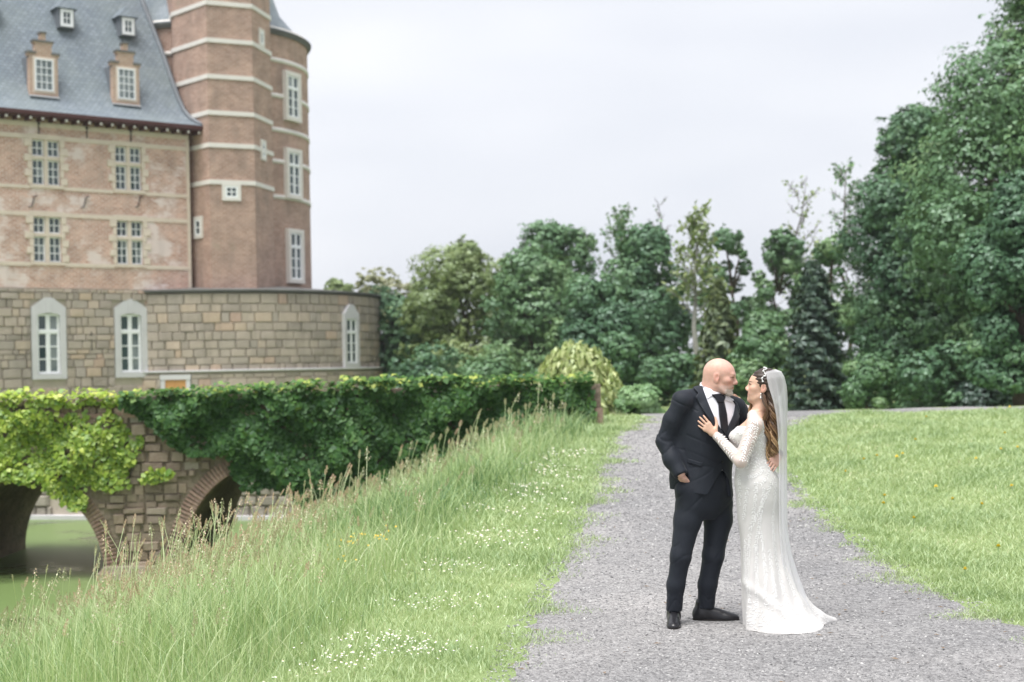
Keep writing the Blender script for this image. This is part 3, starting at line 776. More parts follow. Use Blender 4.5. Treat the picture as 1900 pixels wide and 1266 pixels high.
# ------------------------------------------------------------------ foliage helpers
def unit(a): return a / np.maximum(np.linalg.norm(a, axis=-1, keepdims=True), 1e-9)
def leaf_quads(P, N, L, W, rnd, droop=0.0):
    """one diamond leaf for each point, lying across the normal N"""
    m = len(P); T_ = RNG.normal(size=(m, 3)); T_[:, 2] -= droop
    A = unit(T_ - N * np.sum(T_ * N, 1, keepdims=True)); B = np.cross(N, A)
    L = np.broadcast_to(L, m)[:, None]; W = np.broadcast_to(W, m)[:, None]
    fold = N * (0.14 * L)
    V = np.stack([P - A*L*.5, P + B*W*.5 - fold*0 + fold, P + A*L*.5, P - B*W*.5 + fold], 1).reshape(-1, 3)
    F = np.arange(4*m).reshape(m, 4)
    return V, F, np.repeat(rnd, 4)
def leaf_tris(P, N, L, W, rnd, droop=0.0):
    m = len(P); T_ = RNG.normal(size=(m, 3)); T_[:, 2] -= droop
    A = unit(T_ - N * np.sum(T_ * N, 1, keepdims=True)); B = np.cross(N, A); L = np.broadcast_to(L, m)[:, None]; W = np.broadcast_to(W, m)[:, None]
    V = np.stack([P - A*L*.45 - B*W*.5, P + B*W*.6 - A*L*.2, P + A*L*.6], 1).reshape(-1, 3)
    return V, np.arange(3*m).reshape(m, 3), np.repeat(rnd, 3)
def foliage_mat(name, stops, trans=.3, gloss=.05):
    n = NT(name); a = n.attr('rnd').outputs['Fac']
    c = n.ramp(a, stops); return n.leaf(c, trans, .45, n.mix(.5, c, (.25, .32, .05)), gloss)
M_BARK = plain('bark', (.11, .09, .07), .95, .3, 4, .1, .8)
M_PALEBARK = plain('pale bark', (.36, .35, .32), .9, .25, 3, .1, .4)
G = {}
G = {
 'maple': foliage_mat('maple leaves', [(0, (.046, .108, .056)), (.5, (.086, .182, .088)), (.85, (.15, .27, .125)), (1, (.22, .35, .155))], .14),
 'mid':   foliage_mat('broad leaves', [(0, (.080, .168, .078)), (.5, (.14, .255, .112)), (1, (.24, .36, .155))], .15),
 'light': foliage_mat('fresh leaves', [(0, (.18, .25, .095)), (.5, (.27, .35, .14)), (1, (.38, .44, .20))], .3),
 'pale':  foliage_mat('pale fading leaves', [(0, (.28, .30, .17)), (1, (.46, .45, .28))], .35),
 'dark':  foliage_mat('dark evergreen needles', [(0, (.030, .060, .042)), (.6, (.050, .092, .058)), (1, (.085, .135, .075))], .12),
 'olive': foliage_mat('olive conifer sprays', [(0, (.075, .115, .050)), (.6, (.14, .185, .075)), (1, (.22, .25, .10))], .2),
 'willow': foliage_mat('golden weeping leaves', [(0, (.34, .44, .15)), (.5, (.52, .60, .25)), (1, (.66, .70, .34))], .35),
 'shrub': foliage_mat('shrub leaves', [(0, (.17, .32, .14)), (.6, (.29, .47, .22)), (1, (.40, .56, .29))], .3),
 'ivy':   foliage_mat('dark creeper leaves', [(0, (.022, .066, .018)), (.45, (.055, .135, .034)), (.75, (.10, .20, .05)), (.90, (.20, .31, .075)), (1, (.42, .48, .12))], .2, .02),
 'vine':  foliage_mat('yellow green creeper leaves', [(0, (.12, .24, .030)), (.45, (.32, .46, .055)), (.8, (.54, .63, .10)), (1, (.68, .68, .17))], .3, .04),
}
def blob_leaves(C, Rr, n, L, bias=.15, flat=.8, spread=.6):
    """sprays of leaves on the skin of a bough, with some leaves inside it"""
    k = max(10, int(n / 9)); d = RNG.normal(size=(k, 3)); d[:, 2] += bias; d = unit(d)
    ax = RNG.uniform(.75, 1.3, 3) * np.array([1, 1, flat])
    sub = C + d * (Rr * (.62 + .48 * RNG.random(k)**.7 + .35 * (RNG.random(k) < .14) * RNG.random(k)))[:, None] * ax
    i = RNG.integers(0, k, n); q = unit(RNG.normal(size=(n, 3)))
    sr = Rr * .16 * RNG.random(n)**.5
    P = sub[i] + q * sr[:, None] * np.array([1.15, 1.15, .6]) - np.array([0, 0, 1]) * (sr**2 / (Rr * .4))[:, None]
    N = unit(d[i] * 1.0 + q * .45 + RNG.normal(size=(n, 3)) * spread * .55 + np.array([0, 0, .25]))
    return P, N
def make_tree(name, label, cat, px, py_top, hw_px, Y, mat, bark=None, n=9000, L=.22, nblob=26, shape=(.45, 1.0), bottom=0.06, trunk=.16, group=None, blob=.40, parts=True, seed=None, top=.12, taper=.22):
    """deciduous crown: leaf clumps on limbs round an egg-shaped envelope"""
    g = at(px, 760, Y); x0 = g.x; gz = float(ground_z(x0, Y)); H = at(px, py_top, Y).z - gz; rad = hw_px / FPX * Y
    rg = np.random.default_rng(int(px * 7 + Y * 13) if seed is None else seed)
    root = empty(name, (x0, Y, gz - .05), label, cat, group)
    B = []
    for k in range(nblob):
        h = bottom + (1 - bottom) * ((k + rg.random()) / nblob)
        env = math.sin(math.pi * min(1, max(0.0, (h ** shape[0]))) ) ** .5 if h < 1 else 0
        env = max(top, math.sqrt(max(0, 1 - ((h - .42) / .60)**2))) * shape[1] * min(1, (1 - h) * 2.4 + .02) ** taper
        a = k * 2.39996 + rg.normal(0, .5); rr = env * (.25 + .7 * rg.random()**.7)
        br = rad * blob * (.5 + 1.0 * rg.random()**1.4) * (0.7 + .45 * env)
        B.append((np.array([rad * rr * math.cos(a), rad * rr * math.sin(a) * .9, min(h * H, H - br * .6)]), br))
    w = np.array([b[1]**2 for b in B]); w = w / w.sum(); Ps, Ns, Rs = [], [], []
    for (c, br), q in zip(B, w):
        m = int(n * q * .80) + 4; P, N = blob_leaves(c, br, m, L); Ps.append(P); Ns.append(N); Rs.append(np.clip(rg.random(m) * .40 + rg.random() * .60, 0, 1))
    P = np.concatenate(Ps); N = np.concatenate(Ns); rn = np.concatenate(Rs)
    P[:, 2] = np.maximum(P[:, 2], .1)
    s = L * 1.1 * (.6 + .8 * RNG.random(len(P)))
    V, F, ra = leaf_tris(P, N, s, s * .8, rn, .4)
    put('crown', nmesh('crown', V, F, G[mat], False, {'rnd': ra}), root)
    bk = bark or M_BARK
    tb = MB(); hs = H * .8
    pts = [(rg.normal(0, .02) * H * (t > 0), rg.normal(0, .02) * H * (t > 0), hs * t) for t in np.linspace(0, 1, 7)]
    tb.tube(pts, [trunk * (1.25 if i == 0 else 1 - .82 * i / 6) for i in range(7)], 8); put('trunk', tb.mesh('trunk', bk, True), root)
    for (c, br) in B[::2]:
        zz = max(.12 * H, min(.7 * H, c[2] - .5 * math.hypot(c[0], c[1]) - .3)); t = zz / hs
        a = Vector((0, 0, zz)); e = Vector(c); m = a.lerp(e, .5) + Vector((0, 0, .1 * (e - a).length))
        lb = MB().tube([a, m, e], [trunk * .42, trunk * .28, trunk * .08], 5); put('limb', lb.mesh('limb', bk, True), root)
    return root
def make_cone_tree(name, label, px, py_top, hw_px, Y, mat, n=8000, L=.20, power=.8, group=None):
    g = at(px, 760, Y); gz = float(ground_z(g.x, Y)); H = at(px, py_top, Y).z - gz; rad = hw_px / FPX * Y
    root = empty(name, (g.x, Y, gz - .05), label, 'tree', group)
    h = RNG.random(n)**.8; lay = np.floor(h * 22) / 22 + RNG.random(n) * .02
    a = RNG.random(n) * 2 * math.pi
    env = (1 - lay)**power * (1 - .25 * np.exp(-lay * 12)) * (0.82 + .2 * np.sin(a * 5 + lay * 40) + .12 * np.sin(a * 11 - lay * 77))
    rr = rad * (env * (.55 + .5 * RNG.random(n)) + .03)
    P = np.stack([rr * np.cos(a), rr * np.sin(a), lay * H * .97 + .15 - .08 * rr], 1)
    P[:, 2] = np.maximum(P[:, 2], .1)
    N = unit(np.stack([np.cos(a), np.sin(a), np.full(n, .5)], 1) + RNG.normal(size=(n, 3)) * .5)
    s = L * (.6 + .8 * RNG.random(n)); V, F, ra = leaf_quads(P, N, s * 1.3, s * .5, np.clip(RNG.random(n) * .8 + .2 * np.sin(a * 5 + lay * 40), 0, 1), 1.0)
    put('crown', nmesh('crown', V, F, G[mat], False, {'rnd': ra}), root)
    put('trunk', MB().tube([(0, 0, 0), (0, 0, H * .5), (0, 0, H * .95)], [.2, .12, .03], 7).mesh('trunk', M_BARK, True), root)
    return root
def make_sparse_tree(name, label, px, py_top, hw_px, Y, nleaf, mat='mid', bark=None, r0=.14, clear=.35, group=None, L=.22):
    g = at(px, 760, Y); gz = float(ground_z(g.x, Y)); H = at(px, py_top, Y).z - gz; rad = hw_px / FPX * Y
    root = empty(name, (g.x, Y, gz - .05), label, 'tree', group); bk = bark or M_BARK
    rg = np.random.default_rng(int(px * 3 + Y)); tips = []
    put('trunk', MB().tube([(rg.normal(0, .012) * H * (t > 0), rg.normal(0, .012) * H * (t > 0), H * .95 * t) for t in np.linspace(0, 1, 9)], [r0 * (1 - .9 * i / 8) for i in range(9)], 7).mesh('trunk', bk, True), root)
    for k in range(22):
        h = clear + (0.97 - clear) * k / 22; a = k * 2.4 + rg.normal(0, .4); ln = rad * (1.05 - .75 * ((h - clear) / (1 - clear))) * (.6 + .5 * rg.random())
        p = Vector((0, 0, h * H)); d = Vector((math.cos(a), math.sin(a), .75)); mb = MB()
        pts = [p + d * ln * t + Vector((0, 0, .25 * ln * t * t)) + Vector(rg.normal(0, .04 * ln, 3)) * (t > 0) for t in np.linspace(0, 1, 5)]
        mb.tube(pts, [r0 * .34 * (1 - .85 * i / 4) * (1.1 - h) + .008 for i in range(5)], 5)
        for j in range(7):
            q = pts[1 + j % 4]; dd = Vector(rg.normal(0, 1, 3)) + d + Vector((0, 0, .6)); dd.normalize(); l2 = ln * rg.uniform(.25, .5)
            e = q + dd * l2; mb.tube([q, q.lerp(e, .5) + Vector(rg.normal(0, .05 * l2, 3)), e], [.016, .011, .006], 4, False); tips.append((q, e))
            for i in range(2):
                q2 = q.lerp(e, .4 + .3 * i); e2_ = q2 + (dd + Vector(rg.normal(0, .7, 3))).normalized() * l2 * .5; mb.tube([q2, e2_], [.009, .005], 3, False); tips.append((q2, e2_))
        put('limb', mb.mesh('limb', bk, True), root)
    if nleaf:
        ti = rg.integers(0, len(tips), nleaf); f = rg.random(nleaf)
        A = np.array([t[0] for t in tips])[ti]; B = np.array([t[1] for t in tips])[ti]
        P = A + (B - A) * (.3 + .8 * f[:, None]) + rg.normal(0, .12, (nleaf, 3)); N = unit(rg.normal(size=(nleaf, 3)) + [0, 0, .8])
        s = L * (.6 + .7 * rg.random(nleaf)); V, F, ra = leaf_quads(P, N, s, s * .7, rg.random(nleaf), .5)
        put('crown', nmesh('crown', V, F, G[mat], False, {'rnd': ra}), root)
    return root
TG = 'trees beyond the crest'
# far row, left to right
make_tree('tree', 'pale yellowish tree far off behind the bastion roofline', 'tree', 715, 508, 85, 78, 'pale', n=18185, L=0.175, nblob=16, group=TG)
make_tree('tree', 'small mid green tree just right of the round tower', 'tree', 628, 518, 62, 80, 'light', n=15387, L=0.175, nblob=12, group=TG)
make_tree('tree', 'dark green tree rising directly behind the bastion\'s right edge', 'tree', 735, 552, 85, 66, 'maple', n=36370, L=0.138, nblob=21, group=TG)
make_tree('tree', 'fresh light green tree with open crown left of the tallest group', 'tree', 868, 452, 105, 64, 'light', n=45462, L=0.129, nblob=27, group=TG, bottom=.12)
make_tree('tree', 'broad dark green tree behind the middle of the ivy parapet', 'tree', 985, 470, 95, 58, 'mid', n=48960, L=0.124, nblob=27, group=TG)
make_tree('tree', 'tall rounded green tree behind the golden weeping tree', 'tree', 1050, 418, 100, 62, 'mid', n=55955, L=0.129, nblob=29, group=TG)
make_tree('tree', 'low bright bush-like tree under the open light crown', 'tree', 845, 640, 80, 56, 'light', n=27977, L=0.101, nblob=16, group=TG)
make_tree('tree', 'dense dark green tree left of the thin pale trunk', 'tree', 1205, 428, 92, 54, 'maple', n=66446, L=0.115, nblob=32, group=TG)
make_tree('tree', 'dark green tree filling the gap beneath the tall crowns', 'tree', 1120, 520, 80, 50, 'maple', n=48960, L=0.110, nblob=25, group=TG)
make_tree('tree', 'hazy green tree filling the gap right of the pale tree', 'tree', 800, 520, 70, 76, 'mid', n=9000, L=.2, nblob=16, group=TG)
make_sparse_tree('tree', 'wispy high tree top above the dense dark crowns', 1160, 388, 60, 70, 1300, 'mid', group=TG)
make_sparse_tree('tree', 'bare twiggy tree top right of the wispy one', 1232, 355, 45, 76, 60, 'mid', group=TG)
make_sparse_tree('tree', 'slender pale trunked tree with a leafy tuft on top', 1298, 382, 48, 52, 900, 'light', M_PALEBARK, .16, .5, group=TG)
make_tree('tree', 'open layered tree with sky showing through, above the bald man', 'tree', 1365, 425, 80, 60, 'mid', n=18185, L=0.120, nblob=14, group=TG, bottom=.5, blob=.30)
make_tree('tree', 'open spreading tree behind the dark cone, right of the layered one', 'tree', 1450, 430, 85, 62, 'mid', n=20982, L=0.124, nblob=16, group=TG, bottom=.48, blob=.30)
make_sparse_tree('tree', 'nearly bare tall tree left of the big maple', 1492, 318, 62, 66, 260, 'light', group=TG)
make_sparse_tree('tree', 'twiggy tall tree touching the big maple edge', 1578, 288, 65, 64, 520, 'mid', group=TG)
make_tree('tree', 'dark green tree wedged between the cone and the big maple', 'tree', 1545, 440, 60, 56, 'mid', n=31473, L=0.115, nblob=19, group=TG)
make_cone_tree('conifer', 'olive green conical conifer just behind the man\'s head', 1338, 515, 62, 46, 'olive', 9000, .20, .75)
make_cone_tree('conifer', 'broad very dark conical yew right behind the bride', 1515, 478, 76, 40, 'dark', 15000, .15, .62)
make_tree('shrub', 'dark undergrowth bush between the two conifers', 'shrub', 1430, 605, 60, 45, 'mid', n=27977, L=0.092, nblob=14, trunk=.05)
make_tree('shrub', 'dark bush at the foot of the olive conifer, left side', 'shrub', 1260, 655, 55, 47, 'maple', n=27977, L=0.092, nblob=14, trunk=.05)
for px_, top_, hw_, Y_, mt_, lb_ in ((790, 640, 70, 50, 'maple', 'dark bush behind the parapet just right of the bastion'), (930, 655, 70, 48, 'mid', 'mid green bush behind the parapet, left of the golden weeping tree'), (1150, 620, 60, 44, 'maple', 'dark bush behind the rounded light green shrub'), (1395, 625, 55, 42, 'mid', 'low dark bush glimpsed between the man and the bride'), (1570, 690, 55, 41, 'dark', 'low dark bush at the right foot of the yew'), (1760, 640, 75, 37, 'maple', 'dark bush under the boughs of the big maples'), (1850, 700, 60, 36, 'dark', 'deep shaded bush at the far right under the maple')):
    make_tree('shrub', lb_, 'shrub', px_, top_, hw_, Y_, mt_, n=19142, L=0.083, nblob=13, trunk=.04, bottom=.03)
# the big trees on the right
make_tree('maple_tree', 'big dark maple standing right of the conical yew', 'tree', 1716, 205, 100, 46, 'maple', n=167865, L=0.097, nblob=63, trunk=.3, blob=.40, seed=5)
make_tree('maple_tree', 'huge maple in the back rising out of the top right corner', 'tree', 1955, -70, 225, 42, 'mid', n=181853, L=0.106, nblob=77, trunk=.4, blob=.33, seed=9, taper=.7)
make_tree('maple_tree', 'nearer maple bough mass at the right picture edge', 'tree', 1905, 330, 92, 33, 'maple', n=104915, L=0.083, nblob=42, trunk=.25, blob=.40, seed=11)
make_tree('shrub', 'pale green low bush at the foot of the big dark maple', 'shrub', 1612, 660, 42, 36, 'mid', n=24480, L=0.069, nblob=12, trunk=.04)
make_tree('shrub', 'rounded light green shrub beside the gravel behind the man', 'shrub', 1188, 712, 36, 30, 'shrub', n=34971, L=0.060, nblob=14, trunk=.03, bottom=.1)
# weeping tree behind the end of the parapet
def weeping(px, py_top, hw_px, Y):
    g = at(px, 760, Y); gz = float(ground_z(g.x, Y)); H = at(px, py_top, Y).z - gz; rad = hw_px / FPX * Y
    root = empty('weeping_tree', (g.x, Y, gz), 'golden green weeping tree dome behind the parapet end', 'tree')
    Ps, Ns = [], []
    for k in range(620):
        a = RNG.random() * 2 * math.pi; r = math.sqrt(RNG.random()) * rad; zt = H * (1 - .55 * (r / rad)**2.2) * RNG.uniform(.82, 1.02)
        ln = zt * RNG.uniform(.45, .95); m = 26; t = np.linspace(0, 1, m)
        o = 1 + .10 * t
        Ps.append(np.stack([r * np.cos(a) * o + RNG.normal(0, .03, m), r * np.sin(a) * o + RNG.normal(0, .03, m), zt - ln * t], 1)); Ns.append(unit(np.stack([np.full(m, np.cos(a)), np.full(m, np.sin(a)), np.full(m, .4)], 1) + RNG.normal(0, .5, (m, 3))))
    P = np.concatenate(Ps); N = np.concatenate(Ns); P[:, 2] = np.maximum(P[:, 2], .05)
    V, F, ra = leaf_quads(P, N, .20, .085, np.clip(RNG.random(len(P)), 0, 1), 2.5)
    put('crown', nmesh('crown', V, F, G['willow'], False, {'rnd': ra}), root)
    put('trunk', MB().tube([(0, 0, 0), (.05, 0, H * .5), (0, .05, H * .9)], [.14, .1, .04], 7).mesh('trunk', M_BARK, True), root)
weeping(1072, 636, 90, 31)

# ------------------------------------------------------------------ creeper on the bridge
def in_poly(x, y, poly):
    inside = np.zeros(len(x), bool); k = len(poly)
    for i in range(k):
        (x0, y0), (x1, y1) = poly[i], poly[(i+1) % k]
        c = (y0 > y) != (y1 > y)
        inside ^= c & (x < (x1 - x0) * (y - y0) / (y1 - y0 + 1e-12) + x0)
    return inside
def face_poly(pts): return [on_line(px, py, BP, BD) for px, py in pts]
VINE = [face_poly(q) for q in (
    [(-120, 726), (250, 727), (245, 747), (200, 757), (60, 753), (-120, 763)],
    [(-120, 763), (60, 760), (110, 770), (168, 768), (158, 786), (100, 790), (60, 797), (-120, 800)],
    [(-120, 795), (100, 792), (180, 788), (205, 762), (222, 775), (232, 798), (265, 808), (272, 828), (253, 845), (264, 860), (238, 868), (247, 902), (205, 910), (162, 900), (168, 936), (140, 948), (112, 925), (85, 903), (40, 893), (-120, 888)],
    [(262, 888), (288, 870), (332, 876), (325, 886), (298, 896), (283, 902)])]
IVY = [face_poly([(238, 730), (450, 716), (700, 702), (1000, 697), (1100, 700), (1104, 790), (1000, 860), (800, 960), (640, 985), (585, 950), (540, 918), (500, 902), (465, 912), (432, 880), (424, 842), (362, 846), (330, 830), (300, 806), (270, 778), (247, 765), (228, 745)])]
def creeper(name, label, polys, mat, n, size, thick, seed, topyoung):
    rg = np.random.default_rng(seed); P, K = [], []
    allp = np.concatenate([np.array(q) for q in polys]); t0, z0 = allp.min(0); t1, z1 = allp.max(0)
    root = empty(name, (*BP, 0), label, 'creeper'); root.rotation_euler = (0, 0, BANG)
    t = rg.uniform(t0, t1, n * 4); z = rg.uniform(z0, z1, n * 4); ok = np.zeros(len(t), bool)
    jt, jz = t + rg.normal(0, .02, len(t)), z + rg.normal(0, .02, len(t))
    for q in polys: ok |= in_poly(jt, jz, q)
    ok &= rg.random(len(t)) < .35 + .65 * smooth01(.22, .5, .5 + .3 * np.sin(t * 9.1 + 2 * np.sin(z * 7)) + .3 * np.sin(z * 12.3 + 2 * np.sin(t * 5.2)))
    t, z = t[ok][:n], z[ok][:n]; m = len(t)
    lump = .5 + .25 * np.sin(t * 4.3 + 1.7 * np.sin(z * 3)) + .25 * np.sin(z * 6.1 + 2 * np.sin(t * 2.7)) + .15 * np.sin(t * 11 + z * 8)
    up = smooth01(-.22, 0, z - bridge_top(t) - .12)
    y = -(.05 + thick * np.clip(lump, .02, 1.2) * (.35 + .65 * rg.random(m)**.5)) - .12 * up * rg.random(m)
    topm = (up > .6) & (rg.random(m) < .5); y = np.where(topm, rg.uniform(-.2, .45, m), y); z = np.where(topm, z + rg.uniform(-.02, .06, m), z)
    N = unit(np.stack([.25 * rg.normal(size=m), np.full(m, -1.0), .45 + .35 * rg.normal(size=m)], 1) + rg.normal(0, .35, (m, 3)) + np.stack([0 * up, .5 * up, .9 * up], 1))
    rn = np.clip(.62 * rg.random(m) + .22 * lump * rg.random(m) + topyoung * up * rg.random(m), 0, 1)
    pts = np.stack([t, y, z], 1); order = np.argsort(y); near = order[(np.arange(m) % 3 == 0)][:300]
    rest = np.setdiff1d(np.arange(m), near)
    s = size * (.5 + 1.0 * rg.random(m)**1.3)
    V, F, ra = leaf_quads(pts[rest], N[rest], s[rest], s[rest] * .85, rn[rest], 1.5)
    lf = put('leaf_mass', nmesh('leaf_mass', V, F, G[mat], False, {'rnd': ra}), root); lf['kind'] = 'stuff'
    shp = [(0, -.5), (.22, -.42), (.5, -.2), (.26, -.06), (.42, .22), (.16, .2), (0, .55), (-.16, .2), (-.42, .22), (-.26, -.06), (-.5, -.2), (-.22, -.42)]
    for c in range(5):
        pass
    lms = [nmesh('leaf', np.array([(x, zz, -.10 * abs(x)) for x, zz in shp] + [(0, 0, .05)]), np.array([(i, (i+1) % 12, 12) for i in range(12)]), G[mat], False, {'rnd': np.full(13, c / 5)}) for c in range(6)]
    for i in near:
        o = put('leaf', lms[min(5, int(rn[i] * 6))], root, loc=pts[i]); q = Vector(N[i]).to_track_quat('Z', 'Y'); o.rotation_mode = 'QUATERNION'
        o.rotation_quaternion = q @ Matrix.Rotation(random.uniform(-.8, .8) + math.pi, 3, 'Z').to_quaternion(); o.scale = (s[i] * 1.15,) * 3
    for k in range(7):                                           # woody stems against the wall
        a = polys[0][0][0] + (t1 - t0) * (k + .5) / 7; st = [(a + .25 * math.sin(j * 1.3 + k), -.035, z0 + .15 + (z1 - z0 - .3) * j / 7) for j in range(8)]
        st = [q for q in st if any(in_poly(np.array([q[0]]), np.array([q[2]]), p_)[0] for p_ in polys)]
        if len(st) > 1: put('stem', MB().tube(st, .018, 5).mesh('stem', M_BARK, True), root)
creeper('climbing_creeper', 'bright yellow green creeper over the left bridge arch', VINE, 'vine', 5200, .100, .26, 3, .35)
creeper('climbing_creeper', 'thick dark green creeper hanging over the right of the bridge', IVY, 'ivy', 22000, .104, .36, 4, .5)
# ------------------------------------------------------------------ grass, flowers, gravel
def grass_mat(name, stops, trans=.35):
    n = NT(name); c = n.ramp(n.attr('rnd').outputs['Fac'], stops); return n.leaf(c, trans, .5, n.mix(.4, c, (.38, .45, .10)), .05)
M_TALL = grass_mat('tall meadow grass', [(0, (.11, .22, .09)), (.2, (.25, .39, .16)), (.5, (.47, .61, .28)), (.66, (.57, .66, .35)), (.78, (.62, .70, .38)), (.9, (.70, .74, .50)), (1, (.74, .66, .48))])
M_SHORT = grass_mat('short lawn grass', [(0, (.26, .38, .17)), (.35, (.43, .55, .275)), (.75, (.56, .65, .35)), (.93, (.62, .68, .39)), (1, (.68, .62, .42))])
M_SEED = grass_mat('grass seed heads', [(0, (.42, .40, .24)), (.45, (.55, .50, .33)), (.75, (.62, .46, .34)), (1, (.66, .45, .33))], .3)
def blades(P, Hh, lean, az, W, rnd, seg=3, curl=.5):
    """ribbons: P base, Hh height, lean sideways reach, az bend direction"""
    m = len(P); D = np.stack([np.cos(az), np.sin(az), np.zeros(m)], 1)
    fa = RNG.random(m) * math.pi; S = np.stack([np.cos(fa), np.sin(fa), np.zeros(m)], 1)
    rings = []
    for k in range(seg):
        t = k / seg; c = P + np.array([0, 0, 1]) * (Hh * (t - .25 * curl * t * t))[:, None] + D * (lean * t * t)[:, None]
        w = (W * (1 - .55 * t))[:, None]
        rings += [c - S * w / 2, c + S * w / 2]
    tip = P + np.array([0, 0, 1]) * (Hh * (1 - .25 * curl))[:, None] + D * lean[:, None]
    V = np.stack(rings + [tip], 1); q = 2 * seg + 1; b = (np.arange(m) * q)[:, None]
    Q = [b + np.array([[2*k, 2*k+1, 2*k+3, 2*k+2]]) for k in range(seg - 1)]
    F = [np.concatenate(Q)] if Q else []
    F.append(b + np.array([[2*seg-2, 2*seg-1, 2*seg]]))
    return V.reshape(-1, 3), F, np.repeat(rnd, q)
def visible_mask(x, y, z, mx=1.12):
    u = x / y * FPX; v = (z - EYE) / y * FPX
    return (np.abs(u) < 950 * mx) & (v > -640) & (y > 5)
def patch_noise(x, y, s): return .5 + .25 * np.sin(x * s + 1.3 * np.sin(y * s * .7)) + .25 * np.sin(y * s * 1.3 + 1.7 * np.sin(x * s * .8) + 2)
# tall meadow grass on the bank
def meadow(nb):
    y = np.sqrt(RNG.random(nb * 5) * (26.5**2 - 6.2**2) + 6.2**2); s = RNG.random(nb * 5)**.75 * 7.6 - .5
    y = 6.2 + (y - 6.2) ** 1.0; x = BANK(y) - s
    z = ground_z(x, y); k = visible_mask(x, y, z, 1.2) & (z > WATER_Z + .05) & ((y < 24.0) | (x > 1.9))
    keep = RNG.random(len(y)) < np.clip((11.0 / y)**1.3, 0, 1.4) / 1.4
    edge = smooth01(-.5, .3, s); keep &= RNG.random(len(y)) < .25 + .75 * edge
    k &= keep; return x[k][:nb], y[k][:nb], s[k][:nb]
x, y, s = meadow(57000); m = len(x)
z = ground_z(x, y); pn = patch_noise(x, y, 1.7); far = np.clip(y / 10, .8, 2.4)
Hh = (.26 + .36 * RNG.random(m)) * (.75 + .5 * pn) * (.35 + .65 * smooth01(-.45, .6, s)) * np.where(y > 17, .95, 1)
az = RNG.random(m) * 2 * math.pi; lean = Hh * (.12 + .85 * RNG.random(m)**1.8); dry = patch_noise(x + 5, y - 3, .9)
V, F, ra = blades(np.stack([x, y, z - .02], 1), Hh, lean, az, .0055 * far * (.8 + .5 * RNG.random(m)), np.clip(.06 + .72 * RNG.random(m) + .45 * (dry - .5) + .10 * (RNG.random(m) < .12), 0, 1), 3)
put('tall_grass', nmesh('tall_grass', V, F, M_TALL, False, {'rnd': ra}), label='tall seeding meadow grass on the moat bank', cat='grass', kind='stuff')
# flowering stems with seed heads
def stems(n_):
    x, y, s = meadow(n_ * 3); ok = s > .15; x, y, s = x[ok], y[ok], s[ok]
    i = RNG.permutation(len(x))[:n_]; x, y, s = x[i], y[i], s[i]
    ye = RNG.uniform(8.5, 13.5, 700); xe = (RNG.uniform(180, 600, 700) - 950) / FPX * ye; se = BANK(ye) - xe; k = (se > .9) & (se < 4.2)
    return np.concatenate([x, xe[k][:330]]), np.concatenate([y, ye[k][:330]]), np.concatenate([s, se[k][:330]])
x, y, s = stems(1150)
u = x / y * FPX + 950
sv, sf3, sr, hv, hf, hr = [], [], [], [], [], []
nb_ = 0; nh = 0
for i in range(len(x)):
    zz = float(ground_z(x[i], y[i])); pk = 120 < u[i] < 640 and s[i] > 1.2
    h = (RNG.uniform(.50, .78) + .34 * (RNG.random() < (.22 if pk else .08))) * (1 if s[i] > .6 else .8); a = RNG.normal(.2, 1.2); ln = h * RNG.uniform(.04, .30); fw = .0032 * max(1, y[i] / 9)
    base = np.array([x[i], y[i], zz]); D = np.array([math.cos(a), math.sin(a), 0])
    pt = lambda t: base + np.array([0, 0, h * (t - .08 * t**3)]) + D * ln * t**2.2
    for k in range(6):
        c = pt(k / 5 * .96); sv += [c - [fw/2, 0, 0], c + [fw/2, 0, 0]]; sr += [.62 + .2 * (i % 3 == 0)] * 2
        if k: sf3.append((nb_ + 2*k - 2, nb_ + 2*k - 1, nb_ + 2*k + 1, nb_ + 2*k))
    nb_ += 12
    kind = RNG.choice([0, 0, 1, 2]); pink = (.88 if RNG.random() < (.72 if pk else .10) else .12); sc_h = max(1, y[i] / 11)
    hl = (.11, .07, .15)[kind]; t0 = 1 - hl * 1.05 / h; cnt = (34, 26, 20)[kind]; wd = (.011, .0055, .026)[kind] * sc_h
    for k in range(cnt):
        f = (k + RNG.random()) / cnt; t = t0 + (1 - t0) * f; c = pt(t); an = k * 2.4 + RNG.normal(0, .3)
        sp = wd * (math.sin(math.pi * min(1, f * .86 + .12))) * (.5 + .7 * RNG.random())
        o = c + np.array([math.cos(an) * sp, math.sin(an) * sp, -(.9 if kind == 2 else .1) * sp]); L = (.013, .012, .017)[kind] * sc_h * RNG.uniform(.8, 1.2); w = L * .30
        ax = unit(np.array([math.cos(an) * .4, math.sin(an) * .4, .9 if kind < 2 else -.5])); bx = np.array([1.0, 0, 0]) if k % 2 else np.array([.5, .8, 0])
        hv += [o - ax * L * .5, o + bx * w, o + ax * L * .5, o - bx * w]; hr += [float(np.clip(pink + RNG.normal(0, .12), 0, 1))] * 4
        hf.append((nh, nh + 1, nh + 2, nh + 3)); nh += 4
put('grass_stems', nmesh('grass_stems', np.array(sv), np.array(sf3), M_TALL, False, {'rnd': np.array(sr)}), label='thin upright grass stems on the moat bank', cat='grass', kind='stuff')
put('seed_heads', nmesh('seed_heads', np.array(hv), np.array(hf), M_SEED, False, {'rnd': np.array(hr)}), label='pinkish and straw seed heads over the bank grass', cat='grass', kind='stuff')
